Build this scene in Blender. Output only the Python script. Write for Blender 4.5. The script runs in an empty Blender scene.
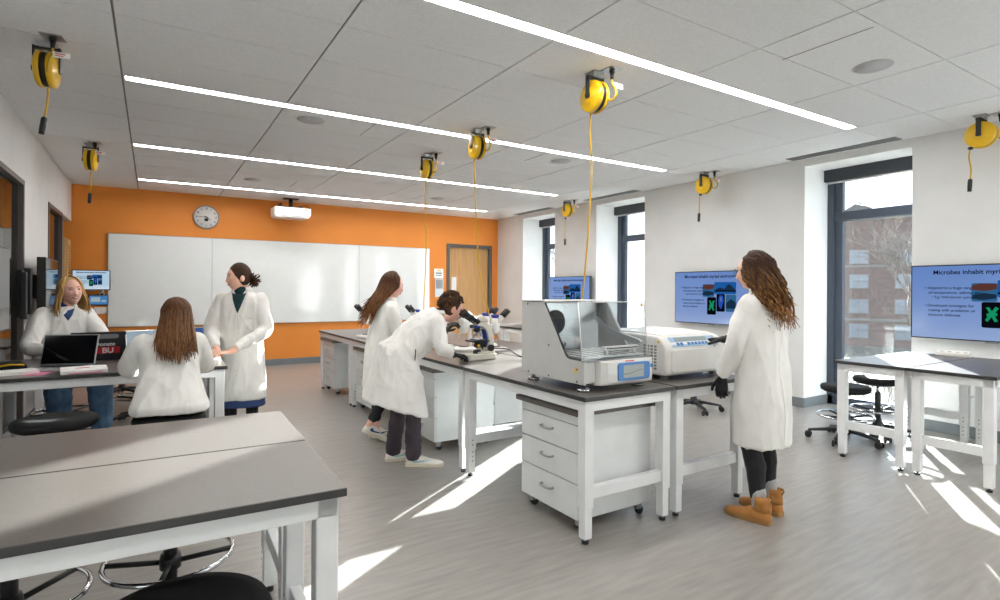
import bpy, bmesh, math, random
from mathutils import Vector, Matrix, noise, Quaternion
V = Vector
PI = math.pi
sc = bpy.context.scene
col = sc.collection
random.seed(7)

# ---------------------------------------------------------------- camera model
FPX, YAW, CAMH, HORY, ROLL = 555.04, .5596, 1.42, 289.9, .006
_F = (math.sin(YAW), math.cos(YAW)); _R = (math.cos(YAW), -math.sin(YAW))
def at(px, py, d):
    """world point seen at pixel (px,py) at depth d metres along the view axis"""
    a, b = px - 500, py - HORY; c, s = math.cos(ROLL), math.sin(ROLL)
    u, v = (c*a + s*b)/FPX, (-s*a + c*b)/FPX
    return V((d*(_F[0] + _R[0]*u), d*(_F[1] + _R[1]*u), CAMH - d*v))

# ---------------------------------------------------------------- materials
def lin(c):
    f = lambda x: x/12.92 if x <= .04045 else ((x + .055)/1.055)**2.4
    if isinstance(c, str):
        c = [int(c[i:i+2], 16)/255 for i in (0, 2, 4)]
    return tuple(f(x) for x in c) + (1,)
M = {}
def mat(name, c, rough=.5, metal=0, c2=None, scale=8, stretch=(1, 1, 1), bump=0, bscale=60, emit=0, coat=0, spec=.5, detail=4, lo=.35, hi=.65, sheen=0):
    m = bpy.data.materials.new(name); m.use_nodes = True
    nt = m.node_tree; b = nt.nodes['Principled BSDF']; L = nt.links
    b.inputs['Roughness'].default_value = rough; b.inputs['Metallic'].default_value = metal
    b.inputs['Specular IOR Level'].default_value = spec
    if coat: b.inputs['Coat Weight'].default_value = coat; b.inputs['Coat Roughness'].default_value = .08
    if sheen: b.inputs['Sheen Weight'].default_value = sheen
    b.inputs['Base Color'].default_value = lin(c)
    tc = nt.nodes.new('ShaderNodeTexCoord'); mp = nt.nodes.new('ShaderNodeMapping')
    mp.inputs['Scale'].default_value = stretch; L.new(tc.outputs['Object'], mp.inputs['Vector'])
    n = nt.nodes.new('ShaderNodeTexNoise'); n.inputs['Scale'].default_value = scale; n.inputs['Detail'].default_value = detail
    L.new(mp.outputs[0], n.inputs['Vector'])
    r = nt.nodes.new('ShaderNodeValToRGB'); r.color_ramp.elements[0].position = lo; r.color_ramp.elements[1].position = hi
    ca = lin(c); cb = lin(c2) if c2 else tuple(x*.95 for x in ca[:3]) + (1,)
    r.color_ramp.elements[0].color = cb; r.color_ramp.elements[1].color = ca
    L.new(n.outputs['Fac'], r.inputs[0]); L.new(r.outputs[0], b.inputs['Base Color'])
    if bump:
        n2 = nt.nodes.new('ShaderNodeTexNoise'); n2.inputs['Scale'].default_value = bscale; n2.inputs['Detail'].default_value = 3
        L.new(mp.outputs[0], n2.inputs['Vector'])
        bp = nt.nodes.new('ShaderNodeBump'); bp.inputs['Strength'].default_value = bump; bp.inputs['Distance'].default_value = .01
        L.new(n2.outputs['Fac'], bp.inputs['Height']); L.new(bp.outputs[0], b.inputs['Normal'])
    if emit:
        b.inputs['Emission Color'].default_value = lin(c); b.inputs['Emission Strength'].default_value = emit
    M[name] = m
    return m
def emat(name, c, s):
    m = bpy.data.materials.new(name); m.use_nodes = True
    nt = m.node_tree; nt.nodes.clear()
    e = nt.nodes.new('ShaderNodeEmission'); o = nt.nodes.new('ShaderNodeOutputMaterial')
    e.inputs[0].default_value = lin(c); e.inputs[1].default_value = s
    nt.links.new(e.outputs[0], o.inputs[0]); M[name] = m
    return m
def glassmat(name, tint, ior=1.5, rough=.0, haze=0, hazec='ffffff'):
    m = bpy.data.materials.new(name); m.use_nodes = True
    nt = m.node_tree; nt.nodes.clear(); N = nt.nodes.new; L = nt.links.new
    o = N('ShaderNodeOutputMaterial'); t = N('ShaderNodeBsdfTransparent'); g = N('ShaderNodeBsdfGlossy'); fr = N('ShaderNodeFresnel'); mx = N('ShaderNodeMixShader')
    t.inputs[0].default_value = lin(tint); g.inputs['Roughness'].default_value = rough; gm = N('ShaderNodeNewGeometry'); mr = N('ShaderNodeMapRange'); mr.inputs[3].default_value = ior; mr.inputs[4].default_value = 1/ior
    L(gm.outputs['Backfacing'], mr.inputs[0]); L(mr.outputs[0], fr.inputs[0])
    L(fr.outputs[0], mx.inputs[0]); L(t.outputs[0], mx.inputs[1]); L(g.outputs[0], mx.inputs[2])
    if haze:
        d = N('ShaderNodeBsdfTranslucent'); d.inputs[0].default_value = lin(hazec); d2 = N('ShaderNodeBsdfDiffuse'); d2.inputs[0].default_value = lin(hazec)
        a = N('ShaderNodeMixShader'); a.inputs[0].default_value = .5; L(d.outputs[0], a.inputs[1]); L(d2.outputs[0], a.inputs[2])
        tc = N('ShaderNodeTexCoord'); n = N('ShaderNodeTexNoise'); n.inputs['Scale'].default_value = 30; L(tc.outputs['Object'], n.inputs['Vector'])
        mu = N('ShaderNodeMath'); mu.operation = 'MULTIPLY'; mu.inputs[1].default_value = haze*2; L(n.outputs['Fac'], mu.inputs[0])
        m2 = N('ShaderNodeMixShader'); L(mu.outputs[0], m2.inputs[0]); L(mx.outputs[0], m2.inputs[1]); L(a.outputs[0], m2.inputs[2])
        L(m2.outputs[0], o.inputs[0])
    else:
        L(mx.outputs[0], o.inputs[0])
    M[name] = m
    return m

# ---------------------------------------------------------------- objects
def tag(o, label=None, cat=None, group=None, kind=None):
    if label: o['label'] = label
    if cat: o['category'] = cat
    if group: o['group'] = group
    if kind: o['kind'] = kind
    return o
def thing(name, label, cat, loc=(0, 0, 0), rz=0, group=None):
    o = bpy.data.objects.new(name, None); col.objects.link(o); o.empty_display_size = .1
    o.location = loc; o.rotation_euler = (0, 0, rz)
    return tag(o, label, cat, group)
def copy_tree(o, parent=None):
    c = o.copy(); col.objects.link(c); c.parent = parent
    for ch in o.children: copy_tree(ch, c)
    return c
def dup(o, loc, rz=0, label=None, group=None):
    c = copy_tree(o); c.location = loc; c.rotation_euler = (0, 0, rz)
    if label: c['label'] = label
    if group: c['group'] = group
    return c

class MB:
    """collects shapes in one bmesh"""
    def __init__(s): s.bm = bmesh.new(); s.mi = 0
    def _tag(s, n0):
        s.bm.faces.ensure_lookup_table()
        for f in s.bm.faces[n0:]: f.material_index = s.mi
        return s
    def box(s, x0, x1, y0, y1, z0, z1, bev=0, mt=None):
        n0 = len(s.bm.faces); b = bmesh.new()
        bmesh.ops.create_cube(b, size=1)
        for v in b.verts: v.co = V(((x0+x1)/2 + v.co.x*(x1-x0), (y0+y1)/2 + v.co.y*(y1-y0), (z0+z1)/2 + v.co.z*(z1-z0)))
        if bev: bmesh.ops.bevel(b, geom=b.edges[:], offset=bev, segments=2, profile=.5, affect='EDGES')
        s.merge(b, mt); return s
    def merge(s, b, mt=None):
        vs = {}
        b.verts.ensure_lookup_table()
        for v in b.verts: vs[v.index] = s.bm.verts.new(mt @ v.co if mt else v.co)
        b.verts.index_update()
        for f in b.faces:
            try:
                g = s.bm.faces.new([vs[v.index] for v in f.verts]); g.material_index = s.mi; g.smooth = f.smooth
            except ValueError: pass
        b.free(); return s
    def loft(s, rings, cap0=True, cap1=True, closed=False, smooth=True):
        R = [[s.bm.verts.new(p) for p in r] for r in rings]
        n = len(R[0]); k = len(R)
        for i in range(k if closed else k-1):
            a, b = R[i], R[(i+1) % k]
            for j in range(n):
                f = s.bm.faces.new((a[j], a[(j+1) % n], b[(j+1) % n], b[j])); f.smooth = smooth; f.material_index = s.mi
        if not closed:
            if cap0:
                f = s.bm.faces.new(R[0][::-1]); f.material_index = s.mi
            if cap1:
                f = s.bm.faces.new(R[-1]); f.material_index = s.mi
        return s
    def tube(s, pts, r, n=8, closed=False, r1=None, flat=1):
        pts = [V(p) for p in pts]; k = len(pts); rings = []; up = None
        for i, p in enumerate(pts):
            a = pts[(i-1) % k] if (closed or i > 0) else p; b = pts[(i+1) % k] if (closed or i < k-1) else p
            t = (b - a).normalized()
            if up is None:
                up = V((0, 0, 1)) if abs(t.z) < .9 else V((1, 0, 0))
            x = t.cross(up)
            if x.length < 1e-6: x = t.orthogonal()
            x.normalize(); y = x.cross(t); up = y
            rr = r if r1 is None else r + (r1 - r)*i/max(1, k-1)
            if callable(r): rr = r(i/max(1, k-1))
            rings.append([p + x*math.cos(q)*rr + y*math.sin(q)*rr*flat for q in [2*PI*j/n for j in range(n)]])
        s.loft(rings, closed=closed); return s
    def cyl(s, p0, p1, r, n=16, r1=None, smooth=True):
        p0, p1 = V(p0), V(p1); t = (p1-p0).normalized(); x = t.orthogonal().normalized(); y = t.cross(x)
        r1 = r if r1 is None else r1
        rings = [[p + x*math.cos(q)*rr + y*math.sin(q)*rr for q in [2*PI*j/n for j in range(n)]] for p, rr in ((p0, r), (p1, r1))]
        s.loft(rings, smooth=smooth); return s
    def lathe(s, prof, n=24, o=(0, 0, 0), axis='z'):
        o = V(o); rings = []
        for r, z in prof:
            r = max(r, 1e-4)
            if axis == 'z': rings.append([o + V((r*math.cos(q), r*math.sin(q), z)) for q in [2*PI*j/n for j in range(n)]])
            elif axis == 'x': rings.append([o + V((z, r*math.cos(q), r*math.sin(q))) for q in [2*PI*j/n for j in range(n)]])
            else: rings.append([o + V((r*math.sin(q), z, r*math.cos(q))) for q in [2*PI*j/n for j in range(n)]])
        s.loft(rings); return s
    def prism(s, poly, d0, d1, axis='y', bev=0):
        """polygon (u,v) extruded: axis y -> u=x,v=z ; x -> u=y,v=z ; z -> u=x,v=y"""
        b = bmesh.new()
        def P(u, v, d): return V((u, d, v)) if axis == 'y' else V((d, u, v)) if axis == 'x' else V((u, v, d))
        A = [b.verts.new(P(u, v, d0)) for u, v in poly]; B = [b.verts.new(P(u, v, d1)) for u, v in poly]
        n = len(poly); b.faces.new(A); b.faces.new(B[::-1])
        for i in range(n): b.faces.new((A[i], B[i], B[(i+1) % n], A[(i+1) % n]))
        bmesh.ops.recalc_face_normals(b, faces=b.faces[:])
        if bev: bmesh.ops.bevel(b, geom=b.edges[:], offset=bev, segments=2, profile=.5, affect='EDGES')
        b.verts.index_update(); s.merge(b); return s
    def ball(s, c, r, u=16, v=10, m=None):
        b = bmesh.new(); bmesh.ops.create_uvsphere(b, u_segments=u, v_segments=v, radius=1)
        r = (r, r, r) if isinstance(r, (int, float)) else r
        for f in b.faces: f.smooth = True
        T = Matrix.Translation(V(c)) @ (m.to_4x4() if m else Matrix.Identity(4)) @ Matrix.Diagonal((*r, 1))
        s.merge(b, T); return s
    def rcone(s, p0, p1, r0, r1):
        b = bmesh.new(); p0, p1 = V(p0), V(p1)
        for p, r in ((p0, r0), (p1, r1)):
            bmesh.ops.create_icosphere(b, subdivisions=2, radius=r, matrix=Matrix.Translation(p))
        h = bmesh.ops.convex_hull(b, input=b.verts[:])
        bmesh.ops.delete(b, geom=[g for g in set(h['geom_interior'] + h['geom_unused']) if isinstance(g, bmesh.types.BMVert)], context='VERTS')
        # keep only hull faces
        hull = set(g for g in h['geom'] if isinstance(g, bmesh.types.BMFace))
        bmesh.ops.delete(b, geom=[f for f in b.faces if f not in hull], context='FACES_ONLY')
        b.verts.index_update(); s.merge(b); return s
    def quad(s, a, b, c, d):
        f = s.bm.faces.new([s.bm.verts.new(V(p)) for p in (a, b, c, d)]); f.material_index = s.mi; return s
    def poly(s, pts):
        f = s.bm.faces.new([s.bm.verts.new(V(p)) for p in pts]); f.material_index = s.mi; return s
    def mesh(s, name):
        bmesh.ops.recalc_face_normals(s.bm, faces=s.bm.faces[:])
        me = bpy.data.meshes.new(name); s.bm.to_mesh(me); s.bm.free(); return me
    def build(s, name, m, parent=None, loc=None, smooth=None, label=None):
        me = s.mesh(name)
        for mm in (m if isinstance(m, (list, tuple)) else [m]): me.materials.append(M[mm] if isinstance(mm, str) else mm)
        if smooth is not None:
            for p in me.polygons: p.use_smooth = smooth
        o = bpy.data.objects.new(name, me); col.objects.link(o)
        if parent: o.parent = parent
        if loc: o.location = loc
        if label: o['label'] = label
        return o
def struct(name, mb, m, label=None, parent=None):
    o = mb.build(name, m, parent)
    if not parent: o['kind'] = 'structure'
    if label: o['label'] = label
    return o
def spline(pts, n=8):
    pts = [V(p) for p in pts]; out = []
    P = [pts[0]*2 - pts[1]] + pts + [pts[-1]*2 - pts[-2]]
    for i in range(1, len(P)-2):
        for k in range(n):
            t = k/n; a, b, c, d = P[i-1], P[i], P[i+1], P[i+2]
            out.append(.5*((2*b) + (c-a)*t + (2*a-5*b+4*c-d)*t*t + (3*b-a-3*c+d)*t**3))
    out.append(pts[-1]); return out
def text_mesh(txt, size, align='LEFT', bold=0):
    cu = bpy.data.curves.new('text', 'FONT'); cu.body = txt; cu.size = size; cu.align_x = align; cu.offset = bold
    o = bpy.data.objects.new('text', cu); col.objects.link(o)
    bpy.context.view_layer.update()
    me = bpy.data.meshes.new_from_object(o.evaluated_get(bpy.context.evaluated_depsgraph_get()))
    bpy.data.objects.remove(o); bpy.data.curves.remove(cu)
    return me
def text_obj(name, items, m, parent):
    """items: (text,size,align,matrix,bold)"""
    b = bmesh.new()
    for t, s_, al, mt, bo in items:
        me = text_mesh(t, s_, al, bo); me.transform(mt); b.from_mesh(me); bpy.data.meshes.remove(me)
    me = bpy.data.meshes.new(name); b.to_mesh(me); b.free(); me.materials.append(M[m])
    o = bpy.data.objects.new(name, me); col.objects.link(o); o.parent = parent
    return o
def remeshed(mb, voxel, smooth_iter=2, fac=.5):
    """voxel union of everything collected in mb"""
    me = mb.mesh('tmp'); o = bpy.data.objects.new('tmp', me); col.objects.link(o)
    r = o.modifiers.new('r', 'REMESH'); r.mode = 'VOXEL'; r.voxel_size = voxel
    if smooth_iter:
        s_ = o.modifiers.new('s', 'SMOOTH'); s_.iterations = smooth_iter; s_.factor = fac
    bpy.context.view_layer.update()
    out = bpy.data.meshes.new_from_object(o.evaluated_get(bpy.context.evaluated_depsgraph_get()))
    bpy.data.objects.remove(o); bpy.data.meshes.remove(me)
    for p in out.polygons: p.use_smooth = True
    return out
def add_mesh(name, me, mats, parent=None, label=None):
    me.materials.clear()
    for mm in (mats if isinstance(mats, (list, tuple)) else [mats]): me.materials.append(M[mm])
    o = bpy.data.objects.new(name, me); col.objects.link(o); o.parent = parent
    if label: o['label'] = label
    return o

# ---------------------------------------------------------------- the materials of the place
mat('wall_white', 'e4e4e3', .75, c2='dfdfde', scale=3, bump=.03, bscale=200)
mat('wall_orange', 'e58c34', .6, c2='e18830', scale=2, bump=.03, bscale=200)
mat('ceiling_tile', 'e9eaeb', .9, c2='e3e4e5', scale=40, bump=.05, bscale=300)
mat('groove', '8c8a87', .9)
mat('baseboard', '767c80', .5)
mat('floor', '9d9892', .30, c2='8b8782', scale=3.2, stretch=(1.2, 9, 1), detail=8, lo=.3, hi=.7, bump=.012, bscale=30, spec=.45)
mat('white_metal', 'e9eaea', .32, spec=.5)
mat('white_laminate', 'e4e6e6', .25)
mat('worktop', '635d59', .30, c2='5b5652', scale=90, spec=.5)
mat('worktop_edge', '343333', .45)
mat('black_plastic', '1c1c1e', .42)
mat('black_seat', '161617', .7, spec=.25, bump=.05, bscale=200)
mat('chrome', 'd5d7da', .12, 1)
mat('steel', 'b9babb', .28, 1)
mat('dark_bronze', '5b5551', .45)
mat('navy_frame', '3b4350', .42)
mat('shade_box', '303339', .6)
mat('yellow', 'e9b90d', .3, coat=.3)
mat('yellow_cord', 'd3a514', .5)
mat('paper', 'f4f3ef', .8)
mat('pink', 'e58aa8', .7)
mat('wood_door', 'c69a63', .45, c2='b8884f', scale=2.2, stretch=(14, 14, .7), detail=6)
mat('wood_light', 'cfa873', .5, c2='c1965f', scale=2.5, stretch=(12, 12, .8), detail=6)
mat('board', 'e6e9e8', .07, c2='e4e7e6', spec=.5, coat=.3)
mat('screen_dark', '0b0c0f', .05, spec=.8)
mat('beige_plastic', 'ccc8bb', .4)
mat('white_plastic', 'eceae6', .35)
mat('grey_plastic', '8d9093', .4)
mat('blue_panel', '3c78b8', .35)
mat('light_blue', '9fc0dd', .4)
mat('grey_panel', 'c3c2bf', .38)
mat('light_grey_panel', 'd5d4d0', .3)
mat('blue_cap', '2a3f9a', .4)
mat('red', 'c8242f', .5)
mat('orange_spot', 'e0662c', .5)
mat('warn_yellow', 'e8b810', .5)
mat('text_black', '1d1f24', .6)
mat('text_white', 'e8e8e8', .6)
mat('text_red', 'd1473a', .6)
mat('aluminium', 'c9cacc', .35, .9)
mat('laptop_dark', '2a2b2e', .4)
glassmat('glass', 'f4f8f8', 1.45)
glassmat('window_glass', 'eef4f6', 1.45, haze=.012)
glassmat('inner_glass', 'c8d0d0', 1.9)
glassmat('acrylic', 'f3f5f6', 1.35)
emat('light_strip', 'fffdfb', 34)
emat('slide_blue', '7b9edc', .3)
emat('slide_blue_deep', '4f74c0', .3)
emat('slide_pale', 'cfe2ef', .3)
emat('slide_text', '16203a', .3)
emat('pic_red', '7a4a44', .3); emat('pic_sky', '2c7ad8', .3); emat('pic_lake', '4486bd', .3); emat('pic_dark', '10131c', .3)
emat('pic_green', '22c487', .3); emat('pic_mount', '26415e', .3); emat('pic_jelly', '3a6cf0', .3); emat('tablet_glow', '5fa4ea', .3)
mat('lcd', '9fa6a4', .2)
SKY, SUN, EXPO = 2.2, 42, .70
# ================================================================= THE ROOM
CE, XL, XR, YB, YR = 3.043, -1.08, 6.776, 10.93, -1.6
XO = 7.42                                            # outside face of the right wall
struct('floor', MB().box(-3.2, XO, YR-.2, YB+.9, -.12, 0), 'floor')
# ceiling: slab with dark reveals between the tiles
cb = MB(); cb.box(-3.2, XO, YR-.2, YB+.9, CE+.012, CE+.3)
cb.mi = 1
gx = [XL+.004, -.205, .99, 2.204, 3.434, 4.676, 5.885, XR-.004]
gy0, dy = 2.82, .592
lights_y = [gy0 + 4*dy*k for k in (-1, 0, 1, 2, 3)]
rows = [gy0 + dy*(k) for k in range(-7, 15)]
for i in range(len(gx)-1):
    x0, x1 = gx[i] + (.0 if i == 0 else .007), gx[i+1] - (.0 if i == len(gx)-2 else .007)
    step = 1
    for k in range(len(rows)-1):
        y0, y1 = rows[k] + .003, rows[k+1] - .003
        islight = lambda y: any(abs(y - l) < .01 for l in lights_y) and 1 <= i <= 5
        if islight(rows[k]): y0 = rows[k] + .06
        if islight(rows[k+1]): y1 = rows[k+1] - .06
        y0 = max(y0, YR); y1 = min(y1, YB)
        if y1 - y0 < .02: continue
        cb.box(x0, x1, y0, y1, CE, CE+.016)
struct('ceiling', cb, ['groove', 'ceiling_tile'])

# orange back wall with the door opening
wb = MB()
DX0, DX1, DT = 5.46, 6.62, 2.43
wb.box(-3.2, DX0, YB, YB+.3, 0, CE+.05); wb.box(DX1, XO, YB, YB+.3, 0, CE+.05); wb.box(DX0, DX1, YB, YB+.3, DT, CE+.05)
struct('wall_back', wb, 'wall_orange', 'orange end wall behind the whiteboard')
struct('baseboard_back', MB().box(-3.2, DX0, YB-.012, YB, 0, .115), 'baseboard')
# right wall with three deep window openings and an unseen extra one
wins = [(-1.05, .10), (2.652, 3.79), (6.40, 7.56), (8.775, 9.90)]  # first opening is out of view, added to brighten the left wall
WT, WB_ = 2.955, .0
wr = MB(); y = YR-.2
for a, b in wins + [(YB+.3, None)]:
    wr.box(XR, XO, y, a, 0, CE+.05)
    if b:
        wr.box(XR, XO, a, b, WT, CE+.05)
        y = b
struct('wall_right', wr, 'wall_white', 'white window wall with deep window openings')
bb = MB(); y = YR
for a, b in wins + [(YB, None)]:
    bb.box(XR-.012, XR, y, a, 0, .115)
    if b:
        bb.box(XR, XO-.09, b-.012, b, 0, .115); bb.box(XR, XO-.09, a, a+.012, 0, .115); y = b
struct('baseboard_right', bb, 'baseboard')
# left wall: glazed opening, door, then the alcove opening before the orange wall
G0, G1, GT = 4.2, 7.12, 2.466
D0, D1, DT2 = 8.64, 9.86, 2.46
wl = MB()
wl.box(XL-.16, XL, YR-.2, G0, 0, CE+.05); wl.box(XL-.16, XL, G0, G1, GT, CE+.05); wl.box(XL-.16, XL, G1, D0, 0, CE+.05)
wl.box(XL-.16, XL, D0, D1, DT2, CE+.05); wl.box(XL-.16, XL, D1, 9.97, 0, CE+.05); wl.box(XL-.16, XL, 9.97, YB, 2.455, CE+.05)
struct('wall_left', wl, 'wall_white', 'white wall with glazed opening and dark framed door')
struct('wall_rear', MB().box(-3.2, XO, YR-.2, YR, 0, CE+.05), 'wall_white')
struct('wall_corridor', MB().box(-3.2, -3.05, YR, YB, 0, CE+.05).box(-3.05, XL-.16, 8.2, 8.3, 0, CE+.05), 'wall_white')
struct('baseboard_left', MB().box(XL, XL+.012, YR, G0, 0, .115).box(XL, XL+.012, G1, D0, 0, .115), 'baseboard')
# frames on the left wall
def frame(name, y0, y1, top, glass, kind, mull=None, door=None):
    f = MB(); w = .05
    for yy in (y0, y1-w): f.box(XL-.14, XL+.012, yy, yy+w, 0, top, .004)
    f.box(XL-.14, XL+.012, y0+w, y1-w, top-w, top, .004)
    f.box(XL-.06, XL-.05, y0+w, y1-w, top-w-.008, top-w)
    o = struct(name, f, 'dark_bronze', kind)
    return o
w4 = frame('window_5', G0, G1, GT, True, 'dark framed glazed opening in the left wall')
MB().box(XL-.044, XL-.034, G0+.051, G1-.051, .02, GT-.051).build('window_pane', 'inner_glass', w4)
d2 = frame('door_2', D0, D1, DT2, True, 'dark framed glass door in the left wall')
MB().box(XL-.044, XL-.034, D0+.051, D1-.051, .02, DT2-.051).build('door_pane', 'inner_glass', d2)
# wood door in the orange wall
fd = MB(); w = .075
for x in (DX0, DX1-w): fd.box(x, x+w, YB-.015, YB+.12, 0, DT, .004)
fd.box(DX0+w, DX1-w, YB-.015, YB+.12, DT-w, DT, .004)
d1 = struct('door_1', fd, 'dark_bronze', 'wood door in grey steel frame on the orange wall')
MB().box(DX0+w, DX1-w, YB+.06, YB+.105, .01, DT-w).build('door_leaf', 'wood_door', d1)
MB().box(DX0+.155, DX0+.275, YB+.052, YB+.06, .95, 1.70, .003).build('vision_panel', 'white_plastic', d1)
MB().box(DX0+.17, DX0+.21, YB+.03, YB+.06, .9, 1.0, .004).tube([(DX0+.19, YB+.04, .95), (DX0+.19, YB, .95), (DX0+.29, YB, .95)], .01).build('door_handle', 'steel', d1)
# windows of the right wall; the first is unseen, there for its daylight
for k, (a, b) in enumerate(wins):
    f = MB(); X0, X1 = 7.34, 7.40
    f.box(X0-.04, X1, a, a+.075, WB_, WT, .004).box(X0-.04, X1, b-.075, b, WB_, WT, .004)
    f.box(X0-.04, X1, a, b, WB_, WB_+.11, .004).box(X0-.04, X1, a, b, WT-.09, WT, .004)
    tr = 2.37
    f.box(X0-.02, X1, a+.07, b-.07, tr-.055, tr+.055, .004)
    f.box(X0+.0, X1, b-.165, b-.07, WB_+.1, WT-.08, .004)
    o = struct('window_%d' % (k+1), f, 'navy_frame')
    MB().box(X0+.02, X0+.03, a+.07, b-.07, WB_+.1, tr-.05).build('window_pane', 'window_glass', o)
    MB().box(X0+.02, X0+.03, a+.07, b-.07, tr+.05, WT-.08).build('window_pane', 'window_glass', o)
    MB().box(X0-.14, X0-.03, a+.005, b-.005, WT-.15, WT-.002, .006).build('shade_box', 'shade_box', o)
    MB().cyl((X0-.075, a+.02, WT-.16), (X0-.075, b-.02, WT-.16), .014).build('shade_roll', 'white_plastic', o)

# ceiling lights
def strip_light(y, label):
    t = thing('linear_ceiling_light', label, 'ceiling light', (0, y, CE), 0, 'linear lights in the ceiling')
    x0, x1 = -.198, 5.878
    f = MB()
    f.box(x0, x1, -.046, -.022, .012, .03).box(x0, x1, -.058, -.046, 0, .03).box(x0, x1, .046, .058, 0, .03).box(x0, x0+.012, -.046, .046, 0, .03).box(x1-.012, x1, -.046, .046, 0, .03).box(x0, x1, -.058, .058, .03, .04)
    f.build('frame', 'white_metal', t)
    MB().box(x0+.013, x1-.013, -.022, .040, .008, .028).build('diffuser', 'light_strip', t)
    return t
strip_light(lights_y[1], 'linear light that is nearest, in front of the reel hanging over the shaker')
strip_light(lights_y[2], 'linear light second nearest, passing two middle cord reels')
strip_light(lights_y[3], 'linear light third from the front, ending near far windows')
strip_light(lights_y[4], 'linear light closest to the orange wall, above the projector')
strip_light(lights_y[0], 'linear light behind the camera end of the room')
# speakers
def speaker(x, y, label):
    t = thing('ceiling_speaker', label, 'speaker', (x, y, CE), 0, 'round flush ceiling speakers')
    MB().lathe([(.122, .001), (.128, -.003), (.12, -.007), (.113, -.005)], 36).build('rim', 'grey_panel', t)
    MB().lathe([(.0, -.006), (.113, -.0055), (.113, .0)], 36).box(-.02, .02, -.003, .003, -.008, -.005).build('grille', 'speaker_grille', t)
    return t
mat('speaker_grille', 'c6c9cb', .8, bump=.3, bscale=900)
speaker(4.38, 1.965, 'round grey ceiling speaker nearest, above the right bench')
speaker(1.285, 5.494, 'round ceiling speaker beside the second nearest light, left side')
speaker(4.34, 5.505, 'round ceiling speaker behind the long cord from the middle reel')
speaker(1.269, 9.01, 'small far ceiling speaker above the clock')
speaker(4.294, 8.989, 'small far ceiling speaker above the bending man')
# short tile joints beside speakers, modelled as thin reveal strips
struct('trim_1', MB().box(3.73-.004, 3.73+.004, 1.67, 2.25, CE-.002, CE+.001).box(1.85-.004, 1.85+.004, 5.2, 5.75, CE-.002, CE+.001).box(3.95-.004, 3.95+.004, 5.2, 5.75, CE-.002, CE+.001).box(1.85-.004, 1.85+.004, 8.75, 9.3, CE-.002, CE+.001).box(3.95-.004, 3.95+.004, 8.75, 9.3, CE-.002, CE+.001), 'groove', 'dark joints between ceiling tiles')
# linear vents along the window wall
def vent(y0, y1, label):
    t = thing('air_vent', label, 'vent', (6.63, (y0+y1)/2, CE), 0, 'linear slot vents by the windows'); h = (y1-y0)/2
    MB().box(-.075, -.067, -h, h, -.008, .004).box(.067, .075, -h, h, -.008, .004).box(-.075, .075, -h, -h+.008, -.008, .004).box(-.075, .075, h-.008, h, -.008, .004).build('frame', 'grey_plastic', t)
    MB().box(-.067, .067, -h+.008, h-.008, -.001, .003).build('duct', 'black_plastic', t)
    for x in (-.04, -.013, .014, .041):
        MB().box(x-.004, x+.004, -h+.008, h-.008, -.007, -.001).build('slat', 'grey_plastic', t)
vent(2.72, 3.9, 'slot vent over the nearest large window')
vent(6.42, 7.66, 'slot vent over the middle window')
vent(8.7, 9.95, 'slot vent over the farthest window')

# whiteboard
wbd = thing('whiteboard', 'wide glossy whiteboard of three panels on the orange wall', 'whiteboard', (0, YB, 0))
e = [-.605, .882, 3.506, 5.04]
for a, b in zip(e, e[1:]):
    MB().box(a+.002, b-.002, -.03, -.004, .79, 2.29, .002).build('panel', 'board', wbd)
MB().box(e[0]-.006, e[0]-.001, -.032, 0, .785, 2.297).box(e[-1]+.001, e[-1]+.006, -.032, 0, .785, 2.297).box(e[0]-.006, e[-1]+.006, -.032, 0, 2.292, 2.298).box(e[0]-.006, e[-1]+.006, -.032, 0, .782, .788).build('edge_trim', 'steel', wbd)
# clock, about a quarter to five as the hands read in the photo
ck = thing('wall_clock', 'round white wall clock on the orange wall', 'clock', (.79, YB, 2.655))
MB().lathe([(.0, -.001), (.195, -.001), (.205, -.02), (.2, -.045), (.188, -.047), (.186, -.03)], 48, axis='y').build('rim', 'grey_plastic', ck)
MB().lathe([(.0, -.031), (.187, -.03), (.187, -.02)], 48, axis='y').build('dial', 'white_plastic', ck)
its = []
for h in range(1, 13):
    a = PI/2 - h*PI/6
    its.append((str(h), .042, 'CENTER', Matrix.Translation((.15*math.cos(a), -.033, .15*math.sin(a)-.014)) @ Matrix.Rotation(PI/2, 4, 'X'), .001))
text_obj('numerals', its, 'text_black', ck)
def hand_(name, ang, ln, w):
    b = MB(); b.prism([(-w, -.03), (w, -.03), (w*.5, ln), (-w*.5, ln)], -.038, -.036); o = b.build(name, 'text_black', ck); o.rotation_euler = (0, ang, 0)
hand_('hour_hand', math.radians(125), .09, .007); hand_('minute_hand', math.radians(272), .14, .005)
MB().lathe([(.0, -.04), (.012, -.04), (.012, -.034)], 16, axis='y').box(-.03, .03, -.0335, -.032, -.07, -.02).build('hub', 'text_black', ck)
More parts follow.
